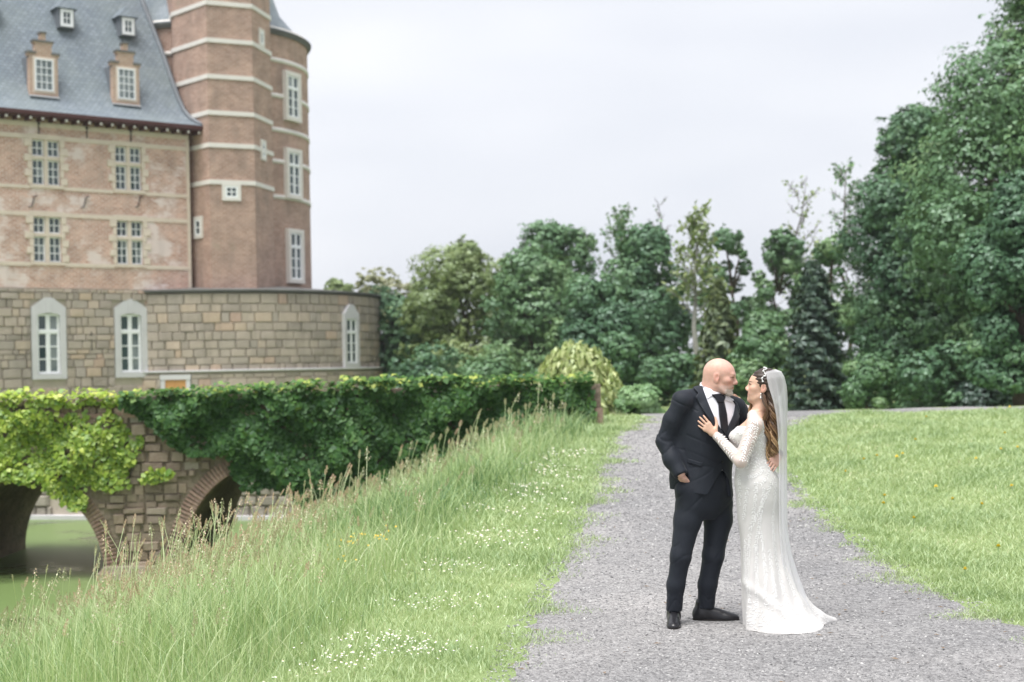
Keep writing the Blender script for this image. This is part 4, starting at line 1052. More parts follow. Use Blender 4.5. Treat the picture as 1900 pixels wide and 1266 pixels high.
# short grass: verge between the bank and the path, and the lawn on the right
def short(nb, xa, xb, ymax, seedpow):
    y = 6.5 + (ymax - 6.5) * RNG.random(nb)**seedpow; f = RNG.random(nb); a, b = xa(y), xb(y); x = a + (b - a) * f
    return x, y, f
def lawn_mesh(name, label, nb, xa, xb, ymax, hmin, hmax, sp, edge_l, edge_r):
    x, y, f = short(nb, xa, xb, ymax, sp); z = ground_z(x, y); k = visible_mask(x, y, z, 1.15)
    wob = .16 * np.sin(y * 3.1 + 2 * np.sin(y * 1.3)) + .1 * np.sin(y * 7.7) + .05 * np.sin(y * 17)
    d = np.full(nb, 9.0)
    if edge_r is not None: d = np.minimum(d, edge_r(y) + wob - x)
    if edge_l is not None: d = np.minimum(d, x - edge_l(y) - wob)
    k &= RNG.random(nb) < smooth01(-.28, .22, d)
    x, y, z, d = x[k], y[k], z[k], d[k]; m = len(x); far = np.clip(y / 9, 1, 3)
    pn = patch_noise(x, y, 2.3) * .6 + .4 * patch_noise(x + 3, y, 6.1)
    Hh = (hmin + (hmax - hmin) * RNG.random(m) ** 1.5) * (.55 + .9 * pn) * (.4 + .6 * smooth01(-.2, .4, d)) * np.sqrt(far)
    V, F, ra = blades(np.stack([x, y, z - .005], 1), Hh, Hh * (.3 + .9 * RNG.random(m)), RNG.random(m) * 6.283, .0066 * far * (.7 + .6 * RNG.random(m)), np.clip(.12 + .62 * RNG.random(m) + .5 * (.5 - pn) + .25 * (RNG.random(m) < .06), 0, 1), 2)
    put(name, nmesh(name, V, F, M_SHORT, False, {'rnd': ra}), label=label, cat='grass', kind='stuff')
lawn_mesh('verge_grass', 'short mown grass verge along the left path edge', 90000, lambda y: BANK(y) - .5, lambda y: PATH_L(y) + .45, 26.2, .025, .085, 1.7, None, PATH_L)
lawn_mesh('lawn_grass', 'short lawn right of the gravel path', 140000, lambda y: PATH_R(y) - .45, lambda y: np.maximum(PATH_R(y) + .6, .39 * y + .3), 26.0, .025, .075, 1.35, PATH_R, None)
# daisies in the verge
M_PETAL = plain('white petals', (.82, .82, .80), .7, .03); M_YOLK = plain('yellow florets', (.75, .48, .03), .7, .1)
dv, df, dm, c0 = [], [], [], 0
DAISY = poly_x([(-.85, 6.8), (-.78, 8.5), (-.62, 10.5), (-.35, 13.0), (.05, 16), (.55, 19.5), (1.2, 23)])
for i in range(2000):
    y = 7.0 + 13 * random.random()**1.9; x = float(DAISY(y)) + random.gauss(0, .20 + .01 * y)
    if patch_noise(np.array(x * 1.0), np.array(y * 1.0), 2.9) < .30 + .30 * random.random() or x > PATH_L(y) - .12: continue
    zz = float(ground_z(x, y)) + random.uniform(.055, .10); r = random.uniform(.0055, .009) * max(1, y / 10); tx, ty = random.gauss(0, .35), random.gauss(-.25, .35)
    N = Vector((tx, ty, 1)).normalized(); A = N.orthogonal().normalized(); B = N.cross(A)
    ring = [Vector((x, y, zz)) + (A * math.cos(q * math.pi / 6) + B * math.sin(q * math.pi / 6)) * r * (1 if q % 2 else .72) for q in range(12)]
    dv += [tuple(q) for q in ring] + [(x, y, zz + .002)]; df += [(c0 + q, c0 + (q + 1) % 12, c0 + 12) for q in range(12)]; dm += [0] * 12; c0 += 13
    ring = [Vector((x, y, zz)) + N * .004 + (A * math.cos(q * math.pi / 3) + B * math.sin(q * math.pi / 3)) * r * .34 for q in range(6)]
    dv += [tuple(q) for q in ring]; df.append(tuple(c0 + q for q in range(6))); dm.append(1); c0 += 6
me = pmesh('daisies', dv, df); me.materials.append(M_PETAL); me.materials.append(M_YOLK); me.polygons.foreach_set('material_index', dm)
put('daisies', me, label='small white daisies strewn through the mown verge', cat='daisies', kind='stuff')
# dandelions in the lawn: countable, one by one
db = bpy.data.meshes.new('dandelion'); bm = bmesh.new()
for k in range(3):
    for q in range(14):
        a = 2 * math.pi * (q + .3 * k) / 14; r = .021 - .005 * k; w = .005; z0, z1 = .004 + .004 * k, .008 + .007 * k
        vs = [bm.verts.new(p) for p in ((0, 0, z0), (r * .7 * math.cos(a) - w * math.sin(a), r * .7 * math.sin(a) + w * math.cos(a), z1), (r * math.cos(a), r * math.sin(a), z1 + .002), (r * .7 * math.cos(a) + w * math.sin(a), r * .7 * math.sin(a) - w * math.cos(a), z1))]
        bm.faces.new(vs)
bm.to_mesh(db); bm.free(); db.materials.append(plain('dandelion yellow', (.78, .62, .06), .7, .1))
dstem = MB().tube([(0, 0, -.12), (.004, 0, -.05), (0, 0, .004)], .003, 5).mesh('stem', M_SHORT)
ORD = 'leftmost second third fourth fifth sixth seventh eighth ninth tenth eleventh twelfth thirteenth fourteenth fifteenth sixteenth seventeenth eighteenth nineteenth twentieth twenty-first rightmost'.split()
for k, (px, py) in enumerate(sorted([(1640, 948), (1643, 938), (1770, 941), (1738, 916), (1697, 980), (1813, 862), (1859, 845), (1889, 843), (1866, 817), (1665, 861), (1676, 854), (1628, 861), (1605, 864), (1854, 1037), (1822, 949), (1879, 919), (1570, 888), (1792, 1073), (1875, 766), (1846, 766), (1720, 782), (1700, 829)])):
    gx, gy, gz = ground_hit(px, py)
    f = put('dandelion', db, None, ('%s yellow dandelion in the lawn' % ORD[k]) if k in (0, 21) else ('%s yellow dandelion from the left in the lawn' % ORD[k]), 'dandelion', 'dandelions dotted over the lawn', None, (gx, gy, gz + random.uniform(.06, .1)))
    f.rotation_euler = (random.uniform(.1, .6), random.uniform(-.3, .3), random.uniform(0, 6)); f.scale = (1.15,) * 3; put('stem', dstem, f)
# buttercups in the tall grass
bv, bf, c0 = [], [], 0
for i in range(45):
    px, py = random.choice([(660, 1000), (690, 985), (640, 1010)]); px += random.gauss(0, 25); py += random.gauss(0, 12)
    hx, hy, hz = ground_hit(px, py + 40); q = at(px, py, hy - .15); r = .009 * max(1, hy / 10)
    ring = [(q.x + r * math.cos(a) , q.y + r * .6 * math.sin(a), q.z + r * .7 * math.sin(a)) for a in np.linspace(0, 2*math.pi, 6)[:5]]
    bv += ring; bf.append(tuple(range(c0, c0 + 5))); c0 += 5
put('buttercups', pmesh('buttercups', bv, bf, M_YOLK), label='tiny yellow buttercups among the tall grass', cat='flowers', kind='stuff')
# loose gravel on the path
def pebbles(nb):
    y = 6.8 + 19 * RNG.random(nb)**2.2; f = RNG.random(nb); x = PATH_L(y) - .2 + (PATH_R(y) - PATH_L(y) + .4) * f
    m = len(x); z = ground_z(x, y) + .006; sz = (.004 + .008 * RNG.random(m)**2) * np.clip(y / 9, 1, 2)
    base = np.array([(1, 0, 0), (-.4, .9, .1), (-.6, -.8, 0), (.1, .1, .8)]); an = RNG.random(m) * 6.283
    c, s_ = np.cos(an), np.sin(an); J = base[None] + RNG.normal(0, .25, (m, 4, 3))
    X = J[..., 0] * c[:, None] - J[..., 1] * s_[:, None]; Y = J[..., 0] * s_[:, None] + J[..., 1] * c[:, None]
    V = np.stack([X, Y, J[..., 2] * .7], -1) * sz[:, None, None] + np.stack([x, y, z], 1)[:, None]
    b = (np.arange(m) * 4)[:, None]; F = np.concatenate([b + np.array([[0, 1, 3]]), b + np.array([[1, 2, 3]]), b + np.array([[2, 0, 3]])])
    return V.reshape(-1, 3), F, np.repeat(RNG.random(m), 4)
V, F, ra = pebbles(46000)
n = NT('loose stones'); M_PEB = n.done(n.ramp(n.attr('rnd').outputs['Fac'], [(0, (.10, .10, .103)), (.35, (.21, .21, .213)), (.7, (.31, .308, .31)), (.93, (.42, .415, .41)), (1, (.52, .515, .505))]), .9, spec=.2)
put('gravel', nmesh('gravel', V, F, M_PEB, False, {'rnd': ra}), label='loose grey chippings on the path', cat='gravel', kind='stuff')

# fallen leaves and twigs on the gravel
lv_, lf_, c0 = [], [], 0
for i in range(110):
    y = 7.2 + 10 * random.random()**1.4; x = float(PATH_L(y)) + random.random()**random.choice([.4, 1, 2.2]) * float(PATH_R(y) - PATH_L(y)); z = float(ground_z(x, y)) + .016; r = random.uniform(.012, .028); a = random.uniform(0, 6.28); w = random.uniform(.25, .5)
    c, s_ = math.cos(a), math.sin(a); lv_ += [(x + c * r * p - s_ * r * w * q, y + s_ * r * p + c * r * w * q, z + k) for p, q, k in ((-1, 0, 0), (0, -1, .006), (1, 0, .002), (0, 1, .004))]; lf_.append((c0, c0 + 1, c0 + 2, c0 + 3)); c0 += 4
put('leaf_litter', pmesh('leaf_litter', lv_, lf_, plain('dead leaves', (.20, .14, .085), .9, .4, 6)), label='scattered brown dead leaves on the gravel', cat='leaves', kind='stuff')
# ------------------------------------------------------------------ people: surfaces grown from blended volumes
import openvdb as vdb
class Vol:
    """a distance field on a grid; shapes are blended in and the zero surface is meshed"""
    def __init__(s, lo, hi, h):
        s.lo = np.array(lo, float); s.h = h; s.n = np.ceil((np.array(hi) - s.lo) / h).astype(int) + 1
        s.D = np.full(s.n, .08, np.float32)
    def block(s, lo, hi):
        a = np.clip(np.floor((np.array(lo) - s.lo) / s.h).astype(int), 0, s.n - 1); b = np.clip(np.ceil((np.array(hi) - s.lo) / s.h).astype(int) + 1, 1, s.n)
        ax = [(s.lo[i] + s.h * np.arange(a[i], b[i])).astype(np.float32) for i in range(3)]
        return tuple(slice(a[i], b[i]) for i in range(3)), ax[0][:, None, None], ax[1][None, :, None], ax[2][None, None, :]
    def put(s, lo, hi, fn, k=.02, cut=False):
        m = .04 + k; sl, X, Y, Z = s.block(np.array(lo) - m, np.array(hi) + m)
        d = fn(X, Y, Z).astype(np.float32); a = s.D[sl]
        if cut: a, d = -a, d
        r = np.minimum(a, d) - (np.maximum(k - np.abs(a - d), 0)**2 / (4 * k) if k > 0 else 0)
        s.D[sl] = -r if cut else r; return s
    def cap(s, a, b, ra, rb=None, k=.02, cut=False):
        a = np.array(a, float); b = np.array(b, float); rb = ra if rb is None else rb; L2 = max(float(((b - a)**2).sum()), 1e-9); R_ = max(ra, rb)
        def fn(X, Y, Z):
            t = np.clip(((X - a[0]) * (b[0] - a[0]) + (Y - a[1]) * (b[1] - a[1]) + (Z - a[2]) * (b[2] - a[2])) / L2, 0, 1)
            return np.sqrt((X - a[0] - t * (b[0] - a[0]))**2 + (Y - a[1] - t * (b[1] - a[1]))**2 + (Z - a[2] - t * (b[2] - a[2]))**2) - (ra + (rb - ra) * t)
        return s.put(np.minimum(a, b) - R_, np.maximum(a, b) + R_, fn, k, cut)
    def chain(s, pts, rad, k=.02):
        for i in range(len(pts) - 1): s.cap(pts[i], pts[i+1], rad[i], rad[i+1], k)
        return s
    def ell(s, c, r, M=None, k=.02, cut=False):
        c = np.array(c, float); r = np.array(r, float); M = np.eye(3) if M is None else np.array(M, float); R_ = r.max()
        def fn(X, Y, Z):
            x, y, z = X - c[0], Y - c[1], Z - c[2]
            q = [(M[i, 0] * x + M[i, 1] * y + M[i, 2] * z) for i in range(3)]
            k0 = np.sqrt(sum((q[i] / r[i])**2 for i in range(3))); k1 = np.sqrt(sum((q[i] / r[i]**2)**2 for i in range(3)))
            return np.where(k1 > 1e-6, k0 * (k0 - 1) / np.maximum(k1, 1e-6), -r.min())
        return s.put(c - R_, c + R_, fn, k, cut)
    def loft(s, st, rt, fw, k=.02, p=2.3, ztop=None, zbot=None):
        """stations (centre xyz, half width along rt, half depth along fw), stacked upward"""
        st = sorted(st, key=lambda q: q[0][2]); zs = np.array([q[0][2] for q in st]); cx = np.array([q[0][0] for q in st]); cy = np.array([q[0][1] for q in st]); A = np.array([q[1] for q in st]); B = np.array([q[2] for q in st])
        def sm(z, v):                                            # monotone-ish smooth interpolation
            i = np.clip(np.searchsorted(zs, z) - 1, 0, len(zs) - 2); t = np.clip((z - zs[i]) / (zs[i+1] - zs[i]), 0, 1)
            g = np.gradient(v, zs); h = zs[i+1] - zs[i]
            return (2*t**3 - 3*t**2 + 1) * v[i] + (t**3 - 2*t**2 + t) * h * g[i] + (-2*t**3 + 3*t**2) * v[i+1] + (t**3 - t**2) * h * g[i+1]
        lo = (min(cx - A.max() - B.max()), min(cy - A.max() - B.max()), zs[0]); hi = (max(cx + A.max() + B.max()), max(cy + A.max() + B.max()), zs[-1])
        def fn(X, Y, Z):
            z = Z.ravel(); f = lambda v: sm(z, v)[None, None, :].astype(np.float32)
            x, y = X - f(cx), Y - f(cy); a, b = np.maximum(f(A), .004), np.maximum(f(B), .004)
            u = np.abs(x * rt[0] + y * rt[1]) / a; v = np.abs(x * fw[0] + y * fw[1]) / b
            d = ((u**p + v**p)**(1 / p) - 1) * np.minimum(a, b)
            return np.maximum(d, np.maximum(Z - zs[-1], zs[0] - Z))
        return s.put(lo, hi, fn, k)
    def mesh(s, name, origin, mats, smooth_it=2, fold=None, clip=None, color=None):
        D = s.D
        if clip is not None:
            X = (s.lo[0] + s.h * np.arange(s.n[0]))[:, None, None]; Y = (s.lo[1] + s.h * np.arange(s.n[1]))[None, :, None]; Z = (s.lo[2] + s.h * np.arange(s.n[2]))[None, None, :]
            D = np.maximum(D, clip(X, Y, Z))
        b = 5 * s.h; D = np.clip(D, -b, b); D[0] = D[-1] = b; D[:, 0] = D[:, -1] = b; D[:, :, 0] = D[:, :, -1] = b
        g = vdb.FloatGrid(b); g.copyFromArray(np.ascontiguousarray(D.astype(np.float64)))
        P, Q = g.convertToQuads(isovalue=0.0); P = P * s.h + s.lo
        e = np.stack([Q, np.roll(Q, -1, 1)], -1).reshape(-1, 2)
        def nrm(P):
            n_ = np.cross(P[Q[:, 2]] - P[Q[:, 0]], P[Q[:, 3]] - P[Q[:, 1]]); N = np.zeros_like(P)
            for k in range(4): np.add.at(N, Q[:, k], n_)
            return unit(N)
        for _ in range(smooth_it):
            acc = np.zeros_like(P); cnt = np.zeros(len(P)); np.add.at(acc, e[:, 0], P[e[:, 1]]); np.add.at(cnt, e[:, 0], 1); P = P * .5 + .5 * acc / np.maximum(cnt, 1)[:, None]
        vol = np.einsum('ij,ij->i', P[Q[:, 0]] - P.mean(0), np.cross(P[Q[:, 1]] - P[Q[:, 0]], P[Q[:, 2]] - P[Q[:, 0]])).sum()
        if vol < 0: Q = Q[:, ::-1]
        N = nrm(P)
        if fold is not None: P = P + N * fold(P)[:, None]
        at_ = {'tint': color(P)} if color is not None else None
        return nmesh(name, P - np.array(origin), Q, mats, True, at_), P, Q
def bvh_of(P, Q): return BVHTree.FromPolygons([tuple(p) for p in P], [tuple(int(i) for i in q) for q in Q])
EYEV = Vector((0, 0, EYE))
def shoot(b, px, py):
    d = (at(px, py, 10.0) - EYEV).normalized(); h = b.ray_cast(EYEV, d)
    return (h[0], h[1]) if h[0] is not None else (None, None)
from mathutils.geometry import delaunay_2d_cdt
def patch(name, b, poly, off, thick, mat, parent, origin, res=2.0, bulge=None):
    """a flat piece of cloth cut to an outline and laid on the surface behind it"""
    pts = []
    for i in range(len(poly)):
        (x0, y0), (x1, y1) = poly[i], poly[(i+1) % len(poly)]; m = max(1, int(math.hypot(x1 - x0, y1 - y0) / res))
        pts += [(x0 + (x1 - x0) * k / m, y0 + (y1 - y0) * k / m) for k in range(m)]
    nb = len(pts); xs_ = np.arange(min(p[0] for p in poly), max(p[0] for p in poly), res); ys_ = np.arange(min(p[1] for p in poly), max(p[1] for p in poly), res)
    gx, gy = np.meshgrid(xs_, ys_); gx, gy = gx.ravel(), gy.ravel(); ins = in_poly(gx, gy, poly)
    ed = np.array(pts)
    for x, y in zip(gx[ins], gy[ins]):
        if np.min((ed[:, 0] - x)**2 + (ed[:, 1] - y)**2) > (res * .55)**2: pts.append((x, y))
    r = delaunay_2d_cdt([Vector(p) for p in pts], [], [list(range(nb))], 1, 1e-4)
    V, N = [], []
    last = None
    for p in r[0]:
        h, nn = shoot(b, p.x, p.y)
        if h is None:
            q_ = b.find_nearest(at(p.x, p.y, 9.56)); h, nn = q_[0], q_[1]
        dv = (EYEV - h).normalized(); nn = (nn.normalized() * .6 + dv * .4).normalized(); V.append(h + nn * (off + (bulge(p.x, p.y) if bulge else 0))); N.append(nn)
    k = len(V); F = [tuple(f) for f in r[2]]; bd = {}
    for f in F:
        for i in range(len(f)):
            ed_ = (f[i], f[(i+1) % len(f)]); bd[ed_] = 1
    sides = [(a, c, c + k, a + k) for a, c in bd if (c, a) not in bd]
    vs = [v + n_ * thick for v, n_ in zip(V, N)] + [v - n_ * .004 for v, n_ in zip(V, N)]
    fs = F + [tuple(i + k for i in f[::-1]) for f in F] + [(a, a + 0, 0) for a in []] + [q[::-1] for q in sides]
    me = pmesh(name, [v - Vector(origin) for v in vs], fs, mat, True)
    bm = bmesh.new(); bm.from_mesh(me); bmesh.ops.recalc_face_normals(bm, faces=bm.faces); bm.to_mesh(me); bm.free()
    return put(name, me, parent)
def frame3(f, u):
    f = unit(np.array(f, float)); u = np.array(u, float); u = unit(u - f * (u @ f)); return np.stack([f, np.cross(u, f), u])   # rows: forward, left, up
def hand(V, w, F, N, S, size=1.0, curl=(.25, .25, .25, .25), spread=.06, thumb=.6, k=.008, tcurl=.2):
    """w wrist, F along the fingers, N out of the palm, S toward the thumb"""
    F, N, S = unit(np.array(F, float)), np.array(N, float), np.array(S, float); N = unit(N - F * (N @ F)); S = unit(S - F * (S @ F) - N * (S @ N)); w = np.array(w, float); z = size
    kn = [w + F * z * q[0] + S * z * q[1] for q in ((.092, .031), (.096, .010), (.091, -.011), (.083, -.030))]
    for q in kn: V.cap(w + (q - w) * .12, q, .0165 * z, .0125 * z, .014 * z)
    V.cap(w + F * .03 * z + S * .02 * z, w + F * .03 * z - S * .02 * z, .015 * z, .015 * z, .012)
    for i, (q, L) in enumerate(zip(kn, (.070, .078, .072, .057))):
        d0 = unit(F + S * spread * (1.5 - i)); p = q; ang = curl[i] * .7; r = (.0092, .0094, .009, .0078)[i] * z
        for j, fr in enumerate((.45, .31, .24)):
            d = d0 * math.cos(ang) + N * math.sin(ang); e = p + d * L * fr * z; V.cap(p, e, r * (1 - .10 * j), r * (.9 - .10 * j), .004); p = e; ang += curl[i]
    p = w + F * .025 * z + S * .024 * z; d = unit(F * (1 - thumb) + S * thumb + N * .25)
    e = p + d * .042 * z; V.cap(p, e, .0145 * z, .0115 * z, .012); d2 = unit(d + F * .5 + N * tcurl); e2 = e + d2 * .032 * z; V.cap(e, e2, .0108 * z, .0098 * z, .005); V.cap(e2, e2 + unit(d2 + F * .3) * .024 * z, .0095 * z, .008 * z, .004)
def head(V, c, M, z=1.0, male=True):
    """M rows forward, left, up; c between the ears. Points given as forward, left, up"""
    c = np.array(c, float); W = lambda f, l, u: c + z * (M[0] * f + M[1] * l + M[2] * u)
    E = lambda p, r, k=.02, cut=False: V.ell(W(*p), np.array(r) * z, M, k * z, cut); C = lambda p, q, a, b, k=.012, cut=False: V.cap(W(*p), W(*q), a * z, b * z, k * z, cut)
    jw = 1.0 if male else .87
    E((-.012, 0, .034), (.099, .077, .089)); E((-.035, 0, .02), (.075, .074, .075)); E((.028, 0, .03), (.066, .066, .062))
    E((.032, 0, -.032), (.060, .058 * (1 if male else 1.0), .078), .025)
    if not male:
        for sd in (-1, 1): E((.055, sd * .034, -.048), (.026, .024, .030), .025); E((.034, 0, -.078), (.048 * jw, .050 * jw, .036), .022)
    E((.072 if male else .066, 0, -.099), (.021, .024 * jw, .018), .02)
    for sd in (-1, 1):
        E((.058, sd * .043, -.018), (.026, .024, .022), .02)                                   # cheekbone
        C((-.005, sd * .060 * jw, -.055), (.045, sd * .042 * jw, -.092), .014, .014, .025)     # jaw line
        E((.090, sd * .031, .003), (.016, .020, .0135), .012, True)                             # socket
        E((.074, sd * .031, .002), (.0135, .0135, .0135), .004)
        E((.0765, sd * .031, .0085), (.0135, .0165, .0072), .003); E((.0755, sd * .031, -.0085), (.0125, .0155, .0060), .003)   # lids
        C((.0845, sd * .020, .0105), (.080, sd * .044, .0070), .0030, .0026, .004)
        E((-.008, sd * .079, -.006), (.021, .0075, .033), .006); E((-.003, sd * .086, -.001), (.010, .006, .017), .004, True); E((.000, sd * .077, -.030), (.009, .007, .010), .006)
        E((.096, sd * .0125, -.036), (.011, .0085, .0085), .008)                               # nostril wing
    if male:
        C((.086, -.030, .021), (.086, .030, .021), .0125, .0125, .018); C((.087, 0, .016), (.107, 0, -.026), .0080, .0125, .012); E((.106, 0, -.030), (.0125, .0125, .0105), .010)
        for sd in (-1, 1): E((.064, sd * .028, -.062), (.020, .018, .018), .02)
    else:
        C((.083, -.026, .020), (.083, .026, .020), .009, .009, .02); C((.087, 0, .012), (.103, 0, -.024), .0062, .0095, .012); E((.103, 0, -.027), (.0105, .0105, .0095), .010)
    lf_ = .086 if male else .081
    E((lf_, 0, -.058), (.0115, .022, .006), .007); E((lf_ - .001, 0, -.068), (.012, .019, .0065), .007); C((lf_ + .009, -.018, -.0628), (lf_ + .009, .018, -.0628), .0015, .0015, .003, True)
    nr = .061 if male else .046
    return W
def tint_fn(c, M, z, base, male):
    """skin colour over the head: lips, ears, brows, stubble; on the man some shade and sheen painted in"""
    def fn(P):
        q = (P - np.array(c)) / z; f, l, u = q @ M[0], q @ M[1], q @ M[2]; col = np.tile(np.array(base, float), (len(P), 1))
        def mixin(w, cc): col[:] = col * (1 - w[:, None]) + np.array(cc) * w[:, None]
        hd = smooth01(-.14, -.10, u) * (np.abs(l) < .1) * (np.abs(f) < .15)
        mixin(hd * .40 * np.exp(-(((f - .075) / .035)**2 + ((np.abs(l) - .045) / .025)**2 + ((u + .03) / .03)**2)), (.56, .23, .18))
        mixin(hd * .5 * smooth01(.077, .082, np.abs(l)) * np.exp(-((f + .006) / .022)**4 - ((u + .004) / .036)**4), (.58, .25, .20))
        mixin(hd * .4 * np.exp(-(((f - .115) / .015)**2 + (l / .015)**2 + ((u + .03) / .015)**2)), (.60, .26, .22))
        lip = np.exp(-((np.abs(l) / .021)**4 + ((u + .063) / (.0085 if male else .0105))**4)) * (f > .078)
        brow = np.exp(-(((np.abs(l) - .031) / .019)**4 + ((u - (.022 if male else .0235)) / .0048)**4)) * (f > .06)
        lash_shade = np.exp(-(((np.abs(l) - .031) / .016)**4 + ((u - .0065) / (.0055 if male else .0065))**4)) * (f > .062)  # lashes; on the man also painted shade around the eye
        if male:
            st = smooth01(-.045, -.06, u) * smooth01(.0, .03, f) * (u > -.135); mixin(st * .42, (.45, .40, .37))
            gt = (smooth01(-.072, -.08, u) * smooth01(.045, .06, f)) * (u > -.13); mixin(gt * .78, (.66, .64, .61))
            ms = np.exp(-((l / .026)**4 + ((u + .049) / .007)**4)) * (f > .075); mixin(ms * .4, (.50, .44, .39)); mixin(lip * .7, (.46, .20, .165)); mixin(brow * .7, (.27, .17, .13)); mixin(hd * .22 * np.exp(-(((u - .055) / .02)**2)) * (f > .03), (.62, .30, .25)); mixin(lash_shade * .9, (.10, .055, .045)); mixin(np.exp(-((np.abs(l) / .020)**4 + ((u + .0625) / .0035)**4)) * (f > .078) * .8, (.22, .08, .07)); mixin(np.exp(-(((np.abs(l) - .012) / .006)**2 + ((u + .040) / .004)**2)) * (f > .085) * .8, (.20, .09, .07))  # mouth line, nostril and eye shade painted into the man's skin tint
            mixin(hd * .35 * smooth01(.05, .12, u), (.66, .47, .40))  # lighter crown: sheen of the bald head painted into the tint
        else:
            mixin(lip * .85, (.52, .17, .17)); mixin(brow * .85, (.07, .04, .03)); mixin(lash_shade * .9, (.03, .02, .02))
        return col
    return fn
def skin_mat(name):
    n = NT(name); a = n.attr('tint').outputs['Color']; o = n.obj()
    c = n.mix(1.0, a, n.ramp(n.noise(o, 40, 4), [(.3, (.93, .90, .89)), (.7, (1.06, 1.05, 1.04))]), 'MULTIPLY')
    m = n.done(c, .48, n.bump(n.noise(o, 260, 2), .12, .002), spec=.4); n.b.inputs['Subsurface Weight'].default_value = .12; n.b.inputs['Subsurface Radius'].default_value = (.012, .005, .003); n.b.inputs['Subsurface Scale'].default_value = 1.0
    return m
M_SKIN_M, M_SKIN_F = skin_mat('man skin'), skin_mat('bride skin')
def cloth(name, col, rough=.75, weave=700, bump=.15, sheen=.0, wr=0.0):
    n = NT(name); o = n.obj(); f = n.noise(o, 9, 4); c = n.mix(f, tuple(x * .85 for x in col), tuple(min(1, x * 1.18) for x in col))
    h = n.noise(o, weave, 2)
    if wr: h = n.math('ADD', n.math('MULTIPLY', h, .25), n.math('MULTIPLY', n.noise(n.n('Mapping', Vector=o, Scale=(1, 1, .35)).outputs[0], 22, 3, .5, 1.2), wr))
    m = n.done(c, rough, n.bump(h, bump, .01), spec=.25); n.b.inputs['Sheen Weight'].default_value = sheen; n.b.inputs['Sheen Roughness'].default_value = .4
    return m
M_SUIT = cloth('black suit wool', (.0150, .0185, .0265), .66, 800, .25, .06, 1.0)
M_LAPEL = cloth('black lapel cloth', (.019, .023, .032), .55, 800, .1, .06)
M_SHIRT = cloth('white shirt cotton', (.74, .74, .80), .8, 900, .15, 0, .8)
M_TIE = cloth('black silk tie', (.012, .013, .018), .45, 900, .1)
M_SHOE = plain('polished black leather', (.016, .016, .019), .3, .2, 20, .5, .05)
M_SOLE = plain('shoe sole', (.02, .018, .017), .8, .2)
M_EYE = plain('eye white', (.75, .72, .68), .2, .02); M_IRIS = plain('dark iris', (.05, .035, .025), .2, .1); M_BUTTON = plain('black button', (.02, .02, .02), .4, .1)
def eyes(c, M, z, parent, origin):
    for sd in (-1, 1):
        p = np.array(c) + z * (M[0] * .0748 + M[1] * sd * .031 + M[2] * .000)
        bm = bmesh.new(); bmesh.ops.create_uvsphere(bm, u_segments=16, v_segments=12, radius=.0125 * z); me = bpy.data.meshes.new('eye'); bm.to_mesh(me); bm.free()
        me.materials.append(M_EYE); me.materials.append(M_IRIS); fl = np.array(M[0])
        for pl_ in me.polygons: pl_.material_index = 1 if np.array(pl_.center) @ fl > .0098 * z else 0
        me.shade_smooth(); put('eye', me, parent, loc=tuple(p - np.array(origin)))
def J(px, py, Y): return np.array(at(px, py, Y))
def wrinkle(P, s, amp, seed=0.0):
    x, y, z = P[:, 0] * s, P[:, 1] * s, P[:, 2] * s
    return amp * (np.sin(x * 1.3 + 2.1 * np.sin(z * .7 + seed) + y) * np.sin(z * 1.1 + 1.6 * np.sin(y * .9 + x * .6 + seed)))
def crease(ph, lo=.72):
    """narrow grooves between broad soft rolls"""
    g = np.abs((ph / 6.2832) % 1 - .5) * 2; return smooth01(lo, 1.0, g)
def near_line(P, a, b):
    a, b = np.array(a), np.array(b); L = np.linalg.norm(b - a); t = ((P - a) @ (b - a)) / L**2; q = a + np.clip(t, 0, 1)[:, None] * (b - a); return t * L, np.linalg.norm(P - q, axis=1)

# ---- the man
MO = np.array([J(1300, 1160, 9.55)[0], 9.55, 0.0])
PH = R(35); FW, RT_ = np.array([math.sin(PH), -math.cos(PH), 0]), np.array([-math.cos(PH), -math.sin(PH), 0])
man = empty('person', tuple(MO), 'bald bearded man in black suit and tie, hand in pocket, facing the bride', 'person')
R_SH, R_EL, R_WR = J(1268, 746, 9.49), J(1234, 818, 9.53), J(1264, 879, 9.43)
L_SH, L_EL, L_WR = J(1366, 757, 9.73), J(1404, 818, 9.80), J(1446, 843, 9.41)
R_HIP, R_KN, R_AN = J(1283, 915, 9.54), J(1264, 1032, 9.50), J(1251, 1142, 9.55)
L_HIP, L_KN, L_AN = J(1333, 915, 9.66), J(1324, 1032, 9.63), J(1309, 1136, 9.66)
HC = J(1337, 700, 9.60); HM = frame3((.93, -.33, -.10), (.06, 0, 1)); HZ_ = 1.02
B = Vol((MO[0] - .5, 9.0, -.02), (MO[0] + .68, 10.1, 1.90), .0045)
head(B, HC, HM, HZ_, True)
NB = J(1318, 742, 9.63)
B.cap(HC + HM[2] * -.05 - HM[0] * .035, NB, .066, .072, .03); B.cap(HC + HM[2] * -.02 - HM[0] * .05, NB + np.array([-.02, .02, 0]), .058, .07, .03)
B.loft([(J(1318, 735, 9.63), .08, .06), (J(1318, 752, 9.63), .16, .085), (J(1318, 790, 9.62), .185, .11), (J(1314, 850, 9.61), .165, .105), (J(1308, 905, 9.60), .15, .10), (J(1308, 930, 9.60), .11, .08)], RT_, FW, .03)
B.chain([R_SH, R_EL, R_WR], [.055, .042, .030], .03); B.chain([L_SH, L_EL, L_WR], [.055, .042, .031], .03)
B.chain([R_HIP, R_KN, R_AN, R_AN - [0, 0, .05]], [.080, .050, .034, .028], .03); B.chain([L_HIP, L_KN, L_AN, L_AN - [0, 0, .05]], [.080, .050, .034, .028], .03)
